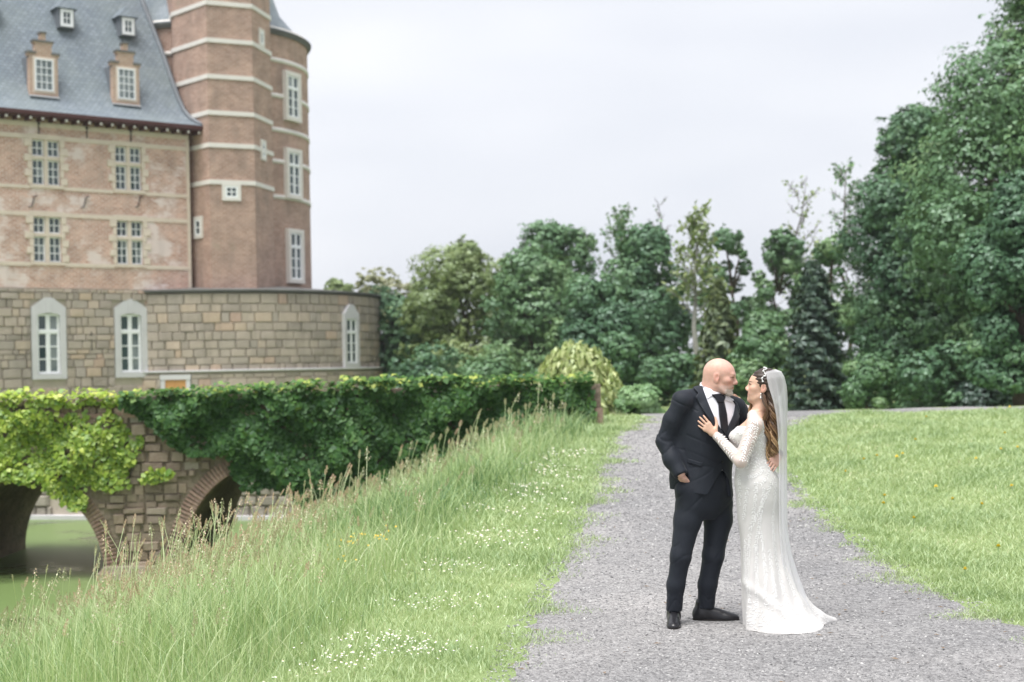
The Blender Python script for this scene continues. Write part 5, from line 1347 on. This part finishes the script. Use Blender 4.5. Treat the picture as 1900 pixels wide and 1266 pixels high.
for an, dr in ((R_AN, np.array([-.10, -1, 0])), (L_AN, np.array([1, -.12, 0]))): B.cap(an - [0, 0, .05], an + unit(dr) * .12 - [0, 0, an[2] - .035], .028, .018, .02)
hand(B, R_WR + np.array([.004, .012, -.008]), J(1279, 930, 9.56) - R_WR, RT_ * -.8 + FW * -.2, FW, .95, (.12, .12, .12, .12), .02, .25)
hand(B, L_WR, J(1424, 878, 9.285) - L_WR, (-.35, .90, -.1), (-.7, -.1, .7), 1.0, (.10, .10, .10, .12), .05, .45)
me, P_, Q_ = B.mesh('body', MO, M_SKIN_M, 1, color=tint_fn(HC, HM, HZ_, (.62, .385, .31), True))
put('body', me, man); eyes(HC, HM, HZ_, man, MO)
q = (P_ - HC) / HZ_; f_, l_, u_ = q @ HM[0], q @ HM[1], q @ HM[2]
pick = np.where((u_ < -.070) & (u_ > -.122) & (f_ > .05) & (np.abs(l_) < .045))[0]; Bb = bvh_of(P_, Q_); bv_, bf_ = [], []
for i in RNG.choice(pick, 420):
    p = Vector(P_[i]) + Vector(RNG.normal(0, .0015, 3)); nn = Bb.find_nearest(p)[1]
    if nn.dot(p - Vector(HC)) < 0: nn = -nn
    d_ = (nn + Vector((0, 0, -1.1)) + Vector(RNG.normal(0, .25, 3))).normalized(); L = random.uniform(.004, .008) * (1.4 if u_[i] < -.095 else 1); sd_ = d_.orthogonal().normalized() * .0009; k = len(bv_)
    bv_ += [p - sd_ - Vector(MO), p + sd_ - Vector(MO), p + d_ * L - Vector(MO)]; bf_.append((k, k + 1, k + 2))
bd_ = put('beard', pmesh('beard', bv_, bf_, plain('grey beard', (.62, .60, .57), .7, .2, 60)), man); bd_['kind'] = 'stuff'
# jacket
JK = Vol((MO[0] - .5, 9.0, .80), (MO[0] + .68, 10.1, 1.62), .0055)
JST = [(J(1318, 724, 9.63), .085, .06), (J(1318, 733, 9.63), .145, .088), (J(1318, 750, 9.63), .192, .115), (J(1319, 790, 9.62), .212, .142), (J(1317, 830, 9.615), .203, .140), (J(1313, 862, 9.61), .192, .133), (J(1309, 892, 9.605), .200, .138), (J(1308, 922, 9.60), .212, .150)]
JK.loft(JST, RT_, FW, .03)
JK.cap(J(1298, 733, 9.58), J(1263, 741, 9.50), .048, .056, .05); JK.cap(J(1338, 742, 9.68), L_SH, .050, .066, .05)
JK.chain([R_SH, R_SH * .5 + R_EL * .5 + [-.012, 0, .004], R_EL, R_EL * .45 + R_WR * .55 + [-.010, 0, -.008], R_WR + (R_WR - R_EL) * .12], [.061, .060, .057, .054, .046], .03)
JK.chain([L_SH, L_EL, L_WR], [.070, .058, .033], .03)
JK.cap(J(1273, 785, 9.58), J(1266, 885, 9.56), .080, .080, .06); JK.cap(J(1266, 880, 9.56), J(1253, 912, 9.56), .05, .03, .05)
# the hem swept back by the pocketed arm
hz_r, hz_l = J(1250, 909, 9.5)[2], J(1360, 923, 9.6)[2]
def jclip(X, Y, Z):
    hem = hz_r + (hz_l - hz_r) * np.clip((X - J(1250, 909, 9.5)[0]) / .4, 0, 1)
    cx, cz = J(1338, 930, 9.5)[0], J(1338, 872, 9.5)[2]
    front = (Y < 9.56) * 1.0
    gap = np.where((front > 0) & (Z < cz), np.abs(X - (cx + .02 - .10 * (cz - Z))) - .62 * (cz - Z), 1.0)   # the fronts part below the button
    cu = R_WR + (R_WR - R_EL) * .04; ax = unit(R_WR - R_EL); ex = (X - cu[0]) * ax[0] + (Y - cu[1]) * ax[1] + (Z - cu[2]) * ax[2]
    ra = np.sqrt(np.maximum((X - cu[0])**2 + (Y - cu[1])**2 + (Z - cu[2])**2 - ex**2, 0)); cuff = np.where((ra < .056) & (Y < 9.47) & (ex > -.12), ex, -1.0)
    return np.maximum(np.maximum(np.where(X > L_SH[0] + .08, -1.0, hem - Z), cuff), -np.where(X > L_SH[0] + .05, 1.0, gap))
def jfold(P):
    d = wrinkle(P, 9, .0020) + wrinkle(P, 25, .0006, 2.0)
    for a, b, f in ((R_SH, R_EL, 1.0), (R_EL, R_WR, 1.3), (L_SH, L_EL, .8)):
        t, r = near_line(P, a, b); L = np.linalg.norm(np.array(b) - a); w = (r < .095) * np.exp(-((t - (L if b is R_EL else .03)) / .11)**2)
        ang = P[:, 1] * 14 + P[:, 0] * 9; d -= f * w * .0034 * crease(t * 62 + 3.2 * np.sin(ang) + 2.4 * np.sin(ang * 2.3 + 1) + 7 * P[:, 2])
    for a, b in ((R_SH, R_EL), (L_SH, L_EL)):                    # armhole seam
        t, r = near_line(P, a, b); d -= (r < .12) * .0035 * np.exp(-((t - .012) / .006)**2)
    t, r = near_line(P, J(1338, 862, 9.47), J(1275, 800, 9.45)); w = np.exp(-(r / .06)**2) * (t > 0) * (t < .3)
    s_ = (P[:, 2] - J(1338, 862, 9.5)[2]) + .5 * (P[:, 0] - J(1338, 862, 9.5)[0])
    d -= w * .003 * crease(s_ * 60 + 3 * t, .7)
    t, r = near_line(P, J(1265, 885, 9.42), J(1330, 868, 9.45)); d += np.exp(-(r / .05)**2) * -.0035 * crease(r * 70 + t * 16 + 1.5, .7)
    return d
me, PJ, QJ = JK.mesh('jacket', MO, M_SUIT, 2, jfold, jclip); jacket = put('jacket', me, man); BJ = bvh_of(PJ, QJ)
# shirt, collar, tie, lapels
patch('shirt', BJ, [(1300, 712), (1307, 740), (1312, 754), (1325, 785), (1345, 813), (1354, 792), (1363, 772), (1367, 753), (1360, 741), (1340, 734), (1322, 726), (1310, 712)], .0065, .001, M_SHIRT, man, MO)
col = MB(); ring = []
for k in range(25):
    a = math.pi * (-.5 + 2 * k / 24 * .985); f, r_ = math.cos(a), math.sin(a)
    base = HC * 0 + J(1319, 727, 9.62) + FW * (f * .078 + .005) - RT_ * r_ * .077 + np.array([0, 0, -.030 * f - .004])
    topp = base + np.array([0, 0, .042 - .010 * max(0, f)]) + (NB - base) * np.array([1, 1, 0]) * .10 + HM[0] * .004
    ring.append((base, topp))
v, f = [], []
for b_, t_ in ring: v += [b_, t_, t_ + (t_ - NB) * np.array([.07, .07, 0]), b_ + (b_ - NB) * np.array([.10, .10, 0]) - np.array([0, 0, .010])]
for k in range(len(ring) - 1):
    for j in range(3): f.append((k*4 + j, k*4 + j + 1, k*4 + 5 + j, k*4 + 4 + j))
put('shirt_collar', pmesh('shirt_collar', [p - MO for p in v], f, M_SHIRT, True), man)
patch('collar_point', BJ, [(1302, 705), (1306, 720), (1313, 741), (1320, 737), (1329, 733), (1320, 724), (1311, 712)], .010, .003, M_SHIRT, man, MO)
patch('collar_point', BJ, [(1338, 735), (1344, 743), (1357, 748), (1359, 742), (1351, 736)], .010, .003, M_SHIRT, man, MO)
patch('tie', BJ, [(1332, 743), (1334, 770), (1338, 797), (1345, 808), (1350, 792), (1348, 770), (1342, 743)], .008, .004, M_TIE, man, MO, bulge=lambda x, y: .006)
patch('tie_knot', BJ, [(1320, 734), (1328, 741), (1331, 748), (1341, 748), (1345, 738), (1336, 733)], .012, .010, M_TIE, man, MO)
patch('lapel', BJ, [(1301, 710), (1306, 727), (1317, 756), (1330, 785), (1346, 810), (1340, 815), (1322, 788), (1305, 762), (1291, 737), (1296, 731), (1287, 722)], .012, .003, M_LAPEL, man, MO)
patch('lapel', BJ, [(1359, 744), (1364, 752), (1360, 771), (1351, 791), (1346, 810), (1350, 815), (1362, 795), (1371, 773), (1372, 760), (1367, 748)], .012, .003, M_LAPEL, man, MO)
patch('pocket_flap', BJ, [(1277, 851), (1304, 859), (1303, 867), (1276, 859)], .003, .002, M_SUIT, man, MO)
patch('shirt_tail', BJ, [(1336, 869), (1341, 862), (1343, 876), (1333, 876)], -.004, .001, M_SHIRT, man, MO)
h_, n_ = shoot(BJ, 1341, 857)
if h_ is not None: put('button', MB().tube([h_ - Vector(MO) + n_ * .001, h_ - Vector(MO) + n_ * .006], .009, 12).mesh('button', M_BUTTON), man)
# trousers
TR = Vol((MO[0] - .4, 9.0, .0), (MO[0] + .4, 10.1, 1.15), .006)
TR.loft([(J(1308, 868, 9.60), .172, .115), (J(1308, 890, 9.60), .182, .125), (J(1308, 920, 9.60), .188, .130), (J(1308, 950, 9.60), .165, .11), (J(1308, 962, 9.60), .10, .08)], RT_, FW, .02)
TR.chain([R_HIP, J(1277, 965, 9.53), R_KN, J(1255, 1085, 9.52), J(1251, 1141, 9.54)], [.102, .090, .067, .057, .054], .03)
TR.chain([L_HIP, J(1334, 965, 9.66), L_KN, J(1314, 1085, 9.64), J(1310, 1133, 9.66)], [.102, .093, .070, .061, .058], .03)
TR.cap(J(1270, 908, 9.49), J(1279, 936, 9.52), .058, .052, .04)
def tclip(X, Y, Z): return np.where(X < J(1282, 1100, 9.55)[0], J(1250, 1136, 9.5)[2] - Z, J(1310, 1129, 9.65)[2] - Z)
def tfold(P):
    d = wrinkle(P, 9, .0018, 1.0) + wrinkle(P, 26, .0006, 4)
    for a, b in ((R_HIP, R_KN), (L_HIP, L_KN)):
        t, r = near_line(P, a, b); L = np.linalg.norm(b - a); d += (r < .13) * np.exp(-((t - L * .98) / .10)**2) * -.0028 * crease(t * 52 + 3.5 * np.sin(P[:, 0] * 22 + 4 * t) + P[:, 1] * 22)
        d += (r < .13) * np.exp(-((t - .05) / .09)**2) * -.003 * crease(t * 45 + P[:, 0] * 50)
    for an in (J(1251, 1131, 9.545), J(1310, 1121, 9.655)):
        h = P[:, 2] - an[2]; q = np.linalg.norm(P[:, :2] - an[:2], axis=1); d += (q < .1) * np.exp(-(h / .10)**2) * -.004 * crease(h * 62 + 2.8 * np.sin(P[:, 0] * 40) + P[:, 1] * 25)
    return d
me, PT, QT = TR.mesh('trousers', MO, M_SUIT, 2, tfold, tclip); put('trousers', me, man)
# shoes
def shoe(ankle, dr, name='shoe'):
    dr = unit(np.array([*dr, 0.0])); sd = np.array([-dr[1], dr[0], 0]); o = np.array([ankle[0], ankle[1], 0.0]) + sd * 0; Mx = np.stack([dr, sd, [0, 0, 1]])
    V = Vol(o - [.28, .28, .01], o + [.28, .28, .17], .003); W = lambda f, s_, u: o + dr * f + sd * s_ + np.array([0, 0, u])
    V.ell(W(-.035, 0, .045), (.052, .038, .055), Mx, .02); V.ell(W(.06, 0, .035), (.10, .040, .048), Mx, .03); V.ell(W(.145, 0, .022), (.085, .046, .036), Mx, .03); V.cap(W(-.015, 0, .06), W(-.02, 0, .12), .046, .043, .03); V.cap(W(.02, 0, .075), W(.09, 0, .05), .030, .022, .03)
    me, _, _ = V.mesh(name, MO, M_SHOE, 2, None, lambda X, Y, Z: .012 - Z + 0 * X)
    s_ = put(name, me, man)
    out = []
    for k in range(28):
        a = 2 * math.pi * k / 28; f = .072 + .158 * math.cos(a); w = .047 * math.sin(a) * (1.0 + .10 * math.cos(a)); out.append((f, w))
    v = [W(f, w, u) - MO for u in (.001, .017) for f, w in out]; n = len(out)
    put('sole', pmesh('sole', v, [tuple(range(n-1, -1, -1)), tuple(range(n, 2*n))] + [(i, (i+1) % n, (i+1) % n + n, i + n) for i in range(n)], M_SOLE), s_)
    for k in range(4):
        f = .035 + .022 * k; u = .098 - .011 * k
        put('lace', MB().tube([W(f, -.022, u - .012) - MO, W(f + .004, 0, u) - MO, W(f, .022, u - .012) - MO], .0028, 5).mesh('lace', M_TIE, True), s_)
shoe(R_AN, (-.12, -1)); shoe(L_AN, (1, -.13))

# ---- the bride
BO = np.array([J(1420, 1160, 9.40)[0], 9.40, 0.0])
bride = empty('person', tuple(BO), 'bride in white lace gown with long wavy hair and veil, touching the man\'s chest', 'person')
BF = np.array([-.93, .367, 0]); BL = np.array([-.367, -.93, 0])
bHC = J(1416, 719, 9.43); bHM = frame3((-.955, .17, .20), (.20, -.02, 1)); bHZ = .97
l_SH, l_EL = J(1402, 790, 9.285), J(1375, 856, 9.225)
h_, n_ = shoot(BJ, 1316, 794); cy = h_.y if h_ is not None else 9.48
l_WR = J(1329, 807, cy - .035)
r_SH, r_EL, r_WR = J(1398, 786, 9.56), J(1416, 786, 9.84), J(1383, 757, 9.78)
b_ST = [(J(1404, 764, 9.42), .05, .045), (J(1405, 776, 9.42), .135, .062), (J(1399, 790, 9.42), .155, .095), (J(1391, 806, 9.42), .150, .125), (J(1394, 826, 9.42), .138, .112), (J(1398, 846, 9.42), .122, .100), (J(1401, 866, 9.42), .145, .116), (J(1405, 892, 9.42), .178, .137), (J(1408, 920, 9.42), .182, .138), (J(1409, 955, 9.42), .165, .125)]
BB = Vol((BO[0] - .55, 8.9, -.02), (BO[0] + .35, 10.0, 1.80), .0045)
head(BB, bHC, bHM, bHZ, False)
bNB = J(1408, 766, 9.42)
BB.cap(bHC + bHM[2] * -.05 - bHM[0] * .025, bNB, .047, .050, .025)
BB.loft([(c, a - .008, b - .008) for c, a, b in b_ST], BL, BF, .025); BB.cap(J(1405, 778, 9.42), l_SH, .045, .045, .03); BB.cap(J(1404, 778, 9.42), r_SH, .045, .045, .03)
BB.chain([l_SH, l_EL, l_WR], [.044, .037, .024], .02); BB.chain([r_SH, r_EL, r_WR], [.044, .037, .025], .02)
for sd in (.07, -.07): BB.chain([J(1409, 945, 9.42) + BL * sd, J(1410, 1050, 9.42) + BL * sd, J(1412, 1140, 9.42) + BL * sd], [.075, .05, .030], .02)
hf = J(1300, 780, cy - .018) - l_WR
hand(BB, l_WR, hf, (.25, .97, 0), (.70, 0, .72), .90, (.06, .05, .04, .05), .10, .62, .006, 0.0)
hand(BB, r_WR, J(1359, 732, 9.70) - r_WR, (-.3, .75, -.6), (-.6, -.3, -.6), .90, (.10, .10, .10, .12), .06, .4)
me, _, _ = BB.mesh('body', BO, M_SKIN_F, 1, color=tint_fn(bHC, bHM, bHZ, (.645, .42, .315), False)); put('body', me, bride); eyes(bHC, bHM, bHZ, bride, BO)
# gown
M_GOWN = cloth('ivory gown satin and tulle', (.63, .615, .60), .6, 500, .2, .1, .5); M_LACE = plain('raised white lace', (.84, .835, .825), .6, .04, 30, .3)
n = NT('sheer sleeve tulle'); _d = n.n('BsdfDiffuse', Color=(.80, .77, .76)); _t = n.n('BsdfTransparent'); _m = n.n('MixShader', Fac=.48); n.t.links.new(_t.outputs[0], _m.inputs[1]); n.t.links.new(_d.outputs[0], _m.inputs[2]); n.t.links.new(_m.outputs[0], n.out.inputs[0]); M_TULLE = n.m
GW = Vol((BO[0] - .35, 8.85, -.005), (BO[0] + .62, 10.0, 1.50), .0062)
sk = [(J(1409, 955, 9.42), .172, .138), (J(1414, 990, 9.42), .170, .140), (J(1419, 1030, 9.42), .180, .150), (J(1427, 1075, 9.41), .205, .172), (J(1437, 1115, 9.40), .235, .200), (J(1448, 1145, 9.39), .275, .232), (J(1456, 1160, 9.38), .30, .255), (J(1458, 1163.5, 9.38), .31, .262)]
GW.loft([(c, a + .004, b + .004) for c, a, b in b_ST[2:-1]] + sk, BL, BF, .02)
GW.cap(J(1399, 790, 9.36), J(1403, 788, 9.30), .05, .05, .03)
for a, b, ra, rb in ((J(1468, 1128, 9.38), J(1512, 1150, 9.42), .10, .045), (J(1490, 1148, 9.40), J(1548, 1152, 9.52), .045, .018), (J(1470, 1148, 9.32), J(1505, 1160, 9.30), .06, .03), (J(1500, 1150, 9.46), J(1530, 1150, 9.56), .03, .015)): GW.cap(a, b, ra, rb, .07)
gb_z = J(1400, 776, 9.4)[2]; bk0, bk1 = J(1396, 772, 9.4), J(1424, 832, 9.4)
def gclip(X, Y, Z):
    side = (X - J(1413, 800, 9.4)[0]) * 1.0
    t = np.clip((bk1[2] - Z) / (bk1[2] - bk0[2]), 0, 1)                       # deep V at the back
    q = X * BF[0] + Y * BF[1] - (J(1404, 800, 9.42) @ BF); l = X * BL[0] + Y * BL[1] - (J(1404, 800, 9.42) @ BL)
    v = np.where((q < .02) & (Z > bk1[2]), np.abs(l) - .50 * (Z - bk1[2]) * 1.25, 1.0)
    return np.maximum(np.maximum(Z - J(1395, 777, 9.4)[2] + 0 * X, .002 - Z), -v)
def gfold(P):
    z = P[:, 2]; w = smooth01(.75, .15, z); an = np.arctan2(P[:, 1] - 9.40, P[:, 0] - J(1425, 1000, 9.4)[0])
    d = w * (.010 * np.sin(an * 7 + 2.2 * z + .6 * np.sin(an * 3)) + .004 * np.sin(an * 15 - 3 * z)) + .0007 * np.sin(z * 110 + 3 * np.sin(P[:, 0] * 30) + 20 * P[:, 1]) * smooth01(.8, 1.0, z)
    q = P[:, 0] * .8 + P[:, 2] * 1.0; d += w * .010 * np.exp(-((q - (J(1420, 1110, 9.3) @ [.8, 0, 1.0])) / .035)**2) * (P[:, 1] < 9.36)
    return d
me, PG, QG = GW.mesh('gown', BO, M_GOWN, 2, gfold, gclip); gown = put('gown', me, bride); BG = bvh_of(PG, QG)
SV = Vol((BO[0] - .45, 8.9, 1.0), (BO[0] + .25, 10.0, 1.55), .004)
SV.cap(J(1399, 772, 9.37), l_SH + [0, 0, .004], .040, .052, .02); SV.chain([l_SH + [0, 0, .004], l_EL, l_WR + (l_EL - l_WR) * .05], [.051, .044, .030], .02)
me, PS, QS = SV.mesh('sleeve', BO, M_TULLE, 2, lambda P: wrinkle(P, 40, .002)); sleeve = put('sleeve', me, bride); BS = bvh_of(PS, QS)
SV2 = Vol((BO[0] - .45, 8.9, 1.0), (BO[0] + .25, 10.0, 1.65), .005); SV2.chain([r_SH, r_EL, r_WR + (r_EL - r_WR) * .1], [.050, .043, .032], .02)
me, _, _ = SV2.mesh('sleeve', BO, M_TULLE, 2); put('sleeve', me, bride)
# lace: raised leaf sprigs over gown and sleeve
lv, lf = [], []
def lace_leaf(b, px, py, dx, dy, L=5.5, W=2.1):
    h, nn = shoot(b, px, py); g, _ = shoot(b, px + dx * 1.5, py + dy * 1.5)
    if h is None or g is None or (g - h).length < 1e-5 or (g - h).length > .05: return
    nn = nn.normalized()
    if nn.dot(EYEV - h) < 0: nn = -nn
    t = (g - h).normalized(); s_ = nn.cross(t); k = len(lv); L, W = L / 278, W / 278; o = h + nn * .0015
    lv.extend([o, o + t * L * .4 + s_ * W * .5 + nn * .001, o + t * L, o + t * L * .4 - s_ * W * .5 + nn * .001, o + t * L * .45 + nn * .0018]); lf.extend([(k, k+1, k+4), (k+1, k+2, k+4), (k+2, k+3, k+4), (k+3, k, k+4)])
def sprig(b, pts, step=3.4, L=6.0, W=2.3, ang=.75):
    ang0 = ang
    P = [np.array(p, float) for p in pts]; k = 0
    for a, c in zip(P, P[1:]):
        d = c - a; n_ = max(1, int(np.hypot(*d) / step)); d = d / np.hypot(*d)
        for i in range(n_):
            q = a + (c - a) * i / n_
            for sg in (1, -1):
                ang = ang0 + random.gauss(0, .22)
                cs, sn = math.cos(sg * ang), math.sin(sg * ang); lace_leaf(b, q[0] + random.gauss(0, .4), q[1] + random.gauss(0, .4), d[0]*cs - d[1]*sn, d[0]*sn + d[1]*cs, L * random.uniform(.8, 1.15), W)
for pts in ([(1437, 885), (1425, 915), (1408, 950), (1392, 985)], [(1440, 895), (1438, 930), (1434, 965), (1436, 1000)], [(1405, 895), (1402, 930), (1398, 965)], [(1418, 905), (1414, 945), (1408, 985), (1402, 1020)], [(1388, 905), (1384, 935), (1380, 965)],
            [(1412, 985), (1418, 1025), (1422, 1070), (1420, 1110)], [(1392, 990), (1390, 1030), (1388, 1075), (1392, 1120)], [(1405, 1010), (1404, 1050), (1406, 1090), (1404, 1130)], [(1436, 1000), (1442, 1040), (1450, 1080), (1462, 1120)], [(1428, 1020), (1434, 1065), (1440, 1110)], [(1450, 1030), (1462, 1070), (1476, 1105)], [(1384, 1000), (1383, 1050), (1386, 1100)],
            [(1372, 880), (1374, 910), (1374, 940)], [(1420, 872), (1405, 882), (1388, 886)], [(1430, 868), (1424, 885), (1412, 900)]):
    sprig(BG, pts)
for k in range(420):                                            # closely worked bodice
    a = random.uniform(0, 6.28); lace_leaf(BG, random.uniform(1352, 1430), random.uniform(778, 872), math.cos(a), math.sin(a), 5, 2.2)
for k in range(260):
    px = random.uniform(1384, 1545); a = random.uniform(0, 6.28); lace_leaf(BG, px, random.uniform(1120, 1166), math.cos(a), math.sin(a), 5, 2)
for pts in ([(1330, 808), (1345, 828), (1362, 850)], [(1336, 803), (1352, 822), (1368, 842)], [(1399, 778), (1392, 805), (1384, 832), (1376, 856)], [(1406, 782), (1402, 808), (1394, 834), (1384, 858)], [(1394, 790), (1386, 815), (1378, 838)]): sprig(BS, pts, 4.2, 6.5, 2.4)
lc = put('lace_applique', pmesh('lace_applique', [p - Vector(BO) for p in lv], lf, M_LACE), gown); lc['kind'] = 'stuff'
# hair
n = NT('brown hair with golden ends'); M_HAIR = n.done(n.ramp(n.attr('rnd').outputs['Fac'], [(0, (.026, .016, .012)), (.3, (.055, .032, .020)), (.55, (.17, .095, .045)), (.8, (.36, .225, .11)), (1, (.55, .38, .20))]), .38, n.bump(n.noise(n.n('Mapping', Vector=n.obj(), Scale=(90, 90, 18)).outputs[0], 3, 2), .4, .004), spec=.45)
HV = Vol(bHC - .2, bHC + .2, .004); bW = lambda f, l, u: bHC + bHZ * (bHM[0] * f + bHM[1] * l + bHM[2] * u)
HV.ell(bW(-.020, 0, .042), np.array((.108, .086, .094)) * bHZ, bHM, .02); HV.ell(bW(-.055, 0, .0), np.array((.072, .080, .095)) * bHZ, bHM, .02)
def hclip(X, Y, Z):
    q = [(X - bHC[0]) * bHM[i][0] + (Y - bHC[1]) * bHM[i][1] + (Z - bHC[2]) * bHM[i][2] for i in range(3)]
    return np.minimum(np.maximum(q[0] - (.060 + .25 * (q[2] - .07)) * bHZ + np.abs(q[1]) * .12, -(q[2] - .035)), np.maximum(q[0] + (.022) * bHZ, q[2] - .05)) * .0 + np.maximum(q[0] - np.where(q[2] > .0, .018 + 1.1 * q[2], .018 + .9 * q[2]), -.115 - q[2])
me, PH_, QH_ = HV.mesh('hair', BO, M_HAIR, 2, lambda P: .0016 * np.sin((P @ bHM[2]) * 260 + 40 * (P @ bHM[0])), hclip); me.attributes.new('rnd', 'FLOAT', 'POINT').data.foreach_set('value', np.full(len(me.vertices), .12, np.float32)); hair = put('hair', me, bride)
hb = MB(); hr_ = []
def lock(pts, rad, tone0, tone1, amp, turns, ph):
    pts = [np.array(p) for p in pts]; M_ = 26; out = []; rr = []
    seg = np.linspace(0, len(pts) - 1.001, M_)
    for i, q in enumerate(seg):
        k = int(q); t = q - k; p0, p1, p2, p3 = pts[max(k-1, 0)], pts[k], pts[k+1], pts[min(k+2, len(pts)-1)]
        p = .5 * (2*p1 + (p2 - p0)*t + (2*p0 - 5*p1 + 4*p2 - p3)*t*t + (3*p1 - p0 - 3*p2 + p3)*t**3)
        s_ = i / (M_ - 1); a = amp * smooth01(.12, .45, s_); th = ph + turns * 6.283 * s_
        out.append(p + np.array([math.cos(th) * a, math.sin(th) * a, 0])); rr.append(rad * (.35 + .65 * math.sin(math.pi * min(1, s_ * .9 + .12))**.6))
    hb.tube([o - BO for o in out], rr, 4)
    for i in range(M_): hr_.extend([float(np.clip(tone0 + (tone1 - tone0) * (i / (M_ - 1))**1.2 + random.gauss(0, .03), 0, 1))] * 4)
for g_ in range(34):                                             # ringlets: strands of a bundle wind together
    u0, w0, ph0, tn, am, lf0 = (g_ * .618) % 1, (g_ * .377) % 1, random.uniform(0, 6.28), random.uniform(2.4, 3.6), random.uniform(.016, .027), random.uniform(.72, 1.0)
    t0_, t1_ = random.uniform(.08, .34), random.choice([random.uniform(.40, .6), random.uniform(.7, .85), random.uniform(.85, 1.0)])
    for k in range(11):
        u = min(1, max(0, u0 + random.gauss(0, .05))); w = min(1, max(0, w0 + random.gauss(0, .06))); sx = random.gauss(0, .4)
        yy = 9.325 + .20 * w; l0 = (.5 - w) * .16
        s0 = bW(-.02 - .06 * u, l0, .06 - .05 * abs(l0) / .08 - .03 * u); ln = 98 * lf0 * random.uniform(.95, 1.02)
        lock([s0, J(1416 + 13 * u, 727 + 6 * u, yy * .6 + 9.40 * .4), J(1420 + 19 * u + sx, 757, yy), J(1420 + 21 * u + sx, 757 + .33 * ln, 9.32 + .16 * w), J(1425 + 15 * u + sx, 757 + .68 * ln, 9.32 + .14 * w), J(1429 + 11 * u + sx, 757 + ln, 9.325 + .13 * w)], random.uniform(.0042, .0068), t0_ + random.gauss(0, .05), t1_ + random.gauss(0, .07), am, tn, ph0 + random.gauss(0, .38))
for k in range(8): lock([bW(.03, -.07, .03), J(1398, 742, 9.52), J(1393 + k % 3, 757, 9.54), J(1390 + k % 4, 772, 9.52)], .007, .4, .85, .008, 1.3, k)
me = hb.mesh('long_hair', M_HAIR, True); me.attributes.new('rnd', 'FLOAT', 'POINT').data.foreach_set('value', np.array(hr_, np.float32)); put('long_hair', me, bride)
# tiara, earring
M_PEARL = plain('pearl and silver', (.78, .77, .76), .2, .05, 40, .6, **{'Metallic': .3})
tb = MB()
for k in range(46):
    a = math.pi * (k / 45) ; f, l, u = .012 + .010 * math.sin(a * 9), .0905 * math.cos(a), .040 + .094 * math.sin(a) + .002 * (k % 3)
    p = bW(f - .006, l, u) - BO; r = .0045 if k % 3 else .0065
    tb.tube([p - np.array([r, 0, 0]), p, p + np.array([r, 0, 0])], [r * .5, r, r * .5], 6)
put('tiara', tb.mesh('tiara', M_PEARL, True), bride)
for sd in (1, -1):
    p = bW(.004, sd * .083, -.045) - BO; eb = MB()
    for dz, r in ((0, .005), (-.012, .004), (-.026, .008)): eb.tube([p + np.array([0, 0, dz + r]), p + np.array([0, 0, dz]), p + np.array([0, 0, dz - r])], [r * .4, r, r * .4], 8)
    put('earring', eb.mesh('earring', M_PEARL, True), bride)
# veil: one sheer sheet gathered at the crown and falling behind the hair
n = NT('sheer bridal veil'); _d = n.n('BsdfDiffuse', Color=(.93, .93, .95)); _tl = n.n('BsdfTranslucent', Color=(.93, .93, .95)); _a = n.n('MixShader', Fac=.5); _t = n.n('BsdfTransparent'); _m = n.n('MixShader', Fac=.60)
n.t.links.new(_d.outputs[0], _a.inputs[1]); n.t.links.new(_tl.outputs[0], _a.inputs[2]); n.t.links.new(_t.outputs[0], _m.inputs[1]); n.t.links.new(_a.outputs[0], _m.inputs[2]); n.t.links.new(_m.outputs[0], n.out.inputs[0]); M_VEIL = n.m
vst = [  # front edge px, back px, py front, py back, half depth in Y
    (1423, 1440, 688, 685.5, .030), (1422.5, 1450.5, 692, 689.5, .078), (1424, 1456, 703, 700, .106), (1428, 1459.5, 720, 717, .120), (1435, 1460.5, 742, 740, .142), (1441, 1460.5, 770, 770, .152), (1444, 1460, 800, 800, .15), (1446, 1459.5, 840, 840, .14), (1446, 1459.5, 880, 880, .13), (1446, 1460, 930, 930, .13), (1447, 1461, 985, 985, .135), (1450, 1468, 1025, 1025, .14), (1455, 1480, 1065, 1065, .15), (1462, 1494, 1103, 1103, .16), (1472, 1510, 1135, 1135, .17)]
NU, NV = 61, 84; vv = []
vs_ = np.array(vst); par = np.linspace(0, len(vst) - 1, NV); cols = [np.interp(par, np.arange(len(vst)), vs_[:, k]) for k in range(5)]
for j in range(NV):
    for i in range(NU):
        a = math.pi * (i / (NU - 1)); s_ = math.sin(a); px = cols[0][j] + (cols[1][j] - cols[0][j]) * s_; py = cols[2][j] + (cols[3][j] - cols[2][j]) * s_
        Y = 9.42 - cols[4][j] * math.cos(a); p = J(px, py, Y); g = smooth01(4, 30, j)
        rp = .009 * g * math.sin(a * 13 + .6 * math.sin(j * .12)) + .0025 * math.sin(a * 37 + j * .07)
        vv.append(p - BO + np.array([s_ * rp * 1.0 - .3 * rp, -math.cos(a) * rp, 0]))
idx = np.arange(NU * NV).reshape(NV, NU)
put('veil', nmesh('veil', np.array(vv), np.stack([idx[:-1, :-1], idx[:-1, 1:], idx[1:, 1:], idx[1:, :-1]], -1).reshape(-1, 4), M_VEIL, True), bride)
# ------------------------------------------------------------------ thin haze, added to lift the dark tones
n = NT('added haze'); pv = n.n('VolumePrincipled', Density=.0004, Anisotropy=.2); pv.inputs['Color'].default_value = (.93, .96, 1, 1)  # volume added to lift dark tones, more with distance
n.t.links.new(pv.outputs[0], n.out.inputs['Volume'])
put('haze', MB().box(-120, 120, -25, 130, -4.0, 32.0).mesh('haze', n.m), kind='stuff', label='thin added haze hanging over the park', cat='haze')
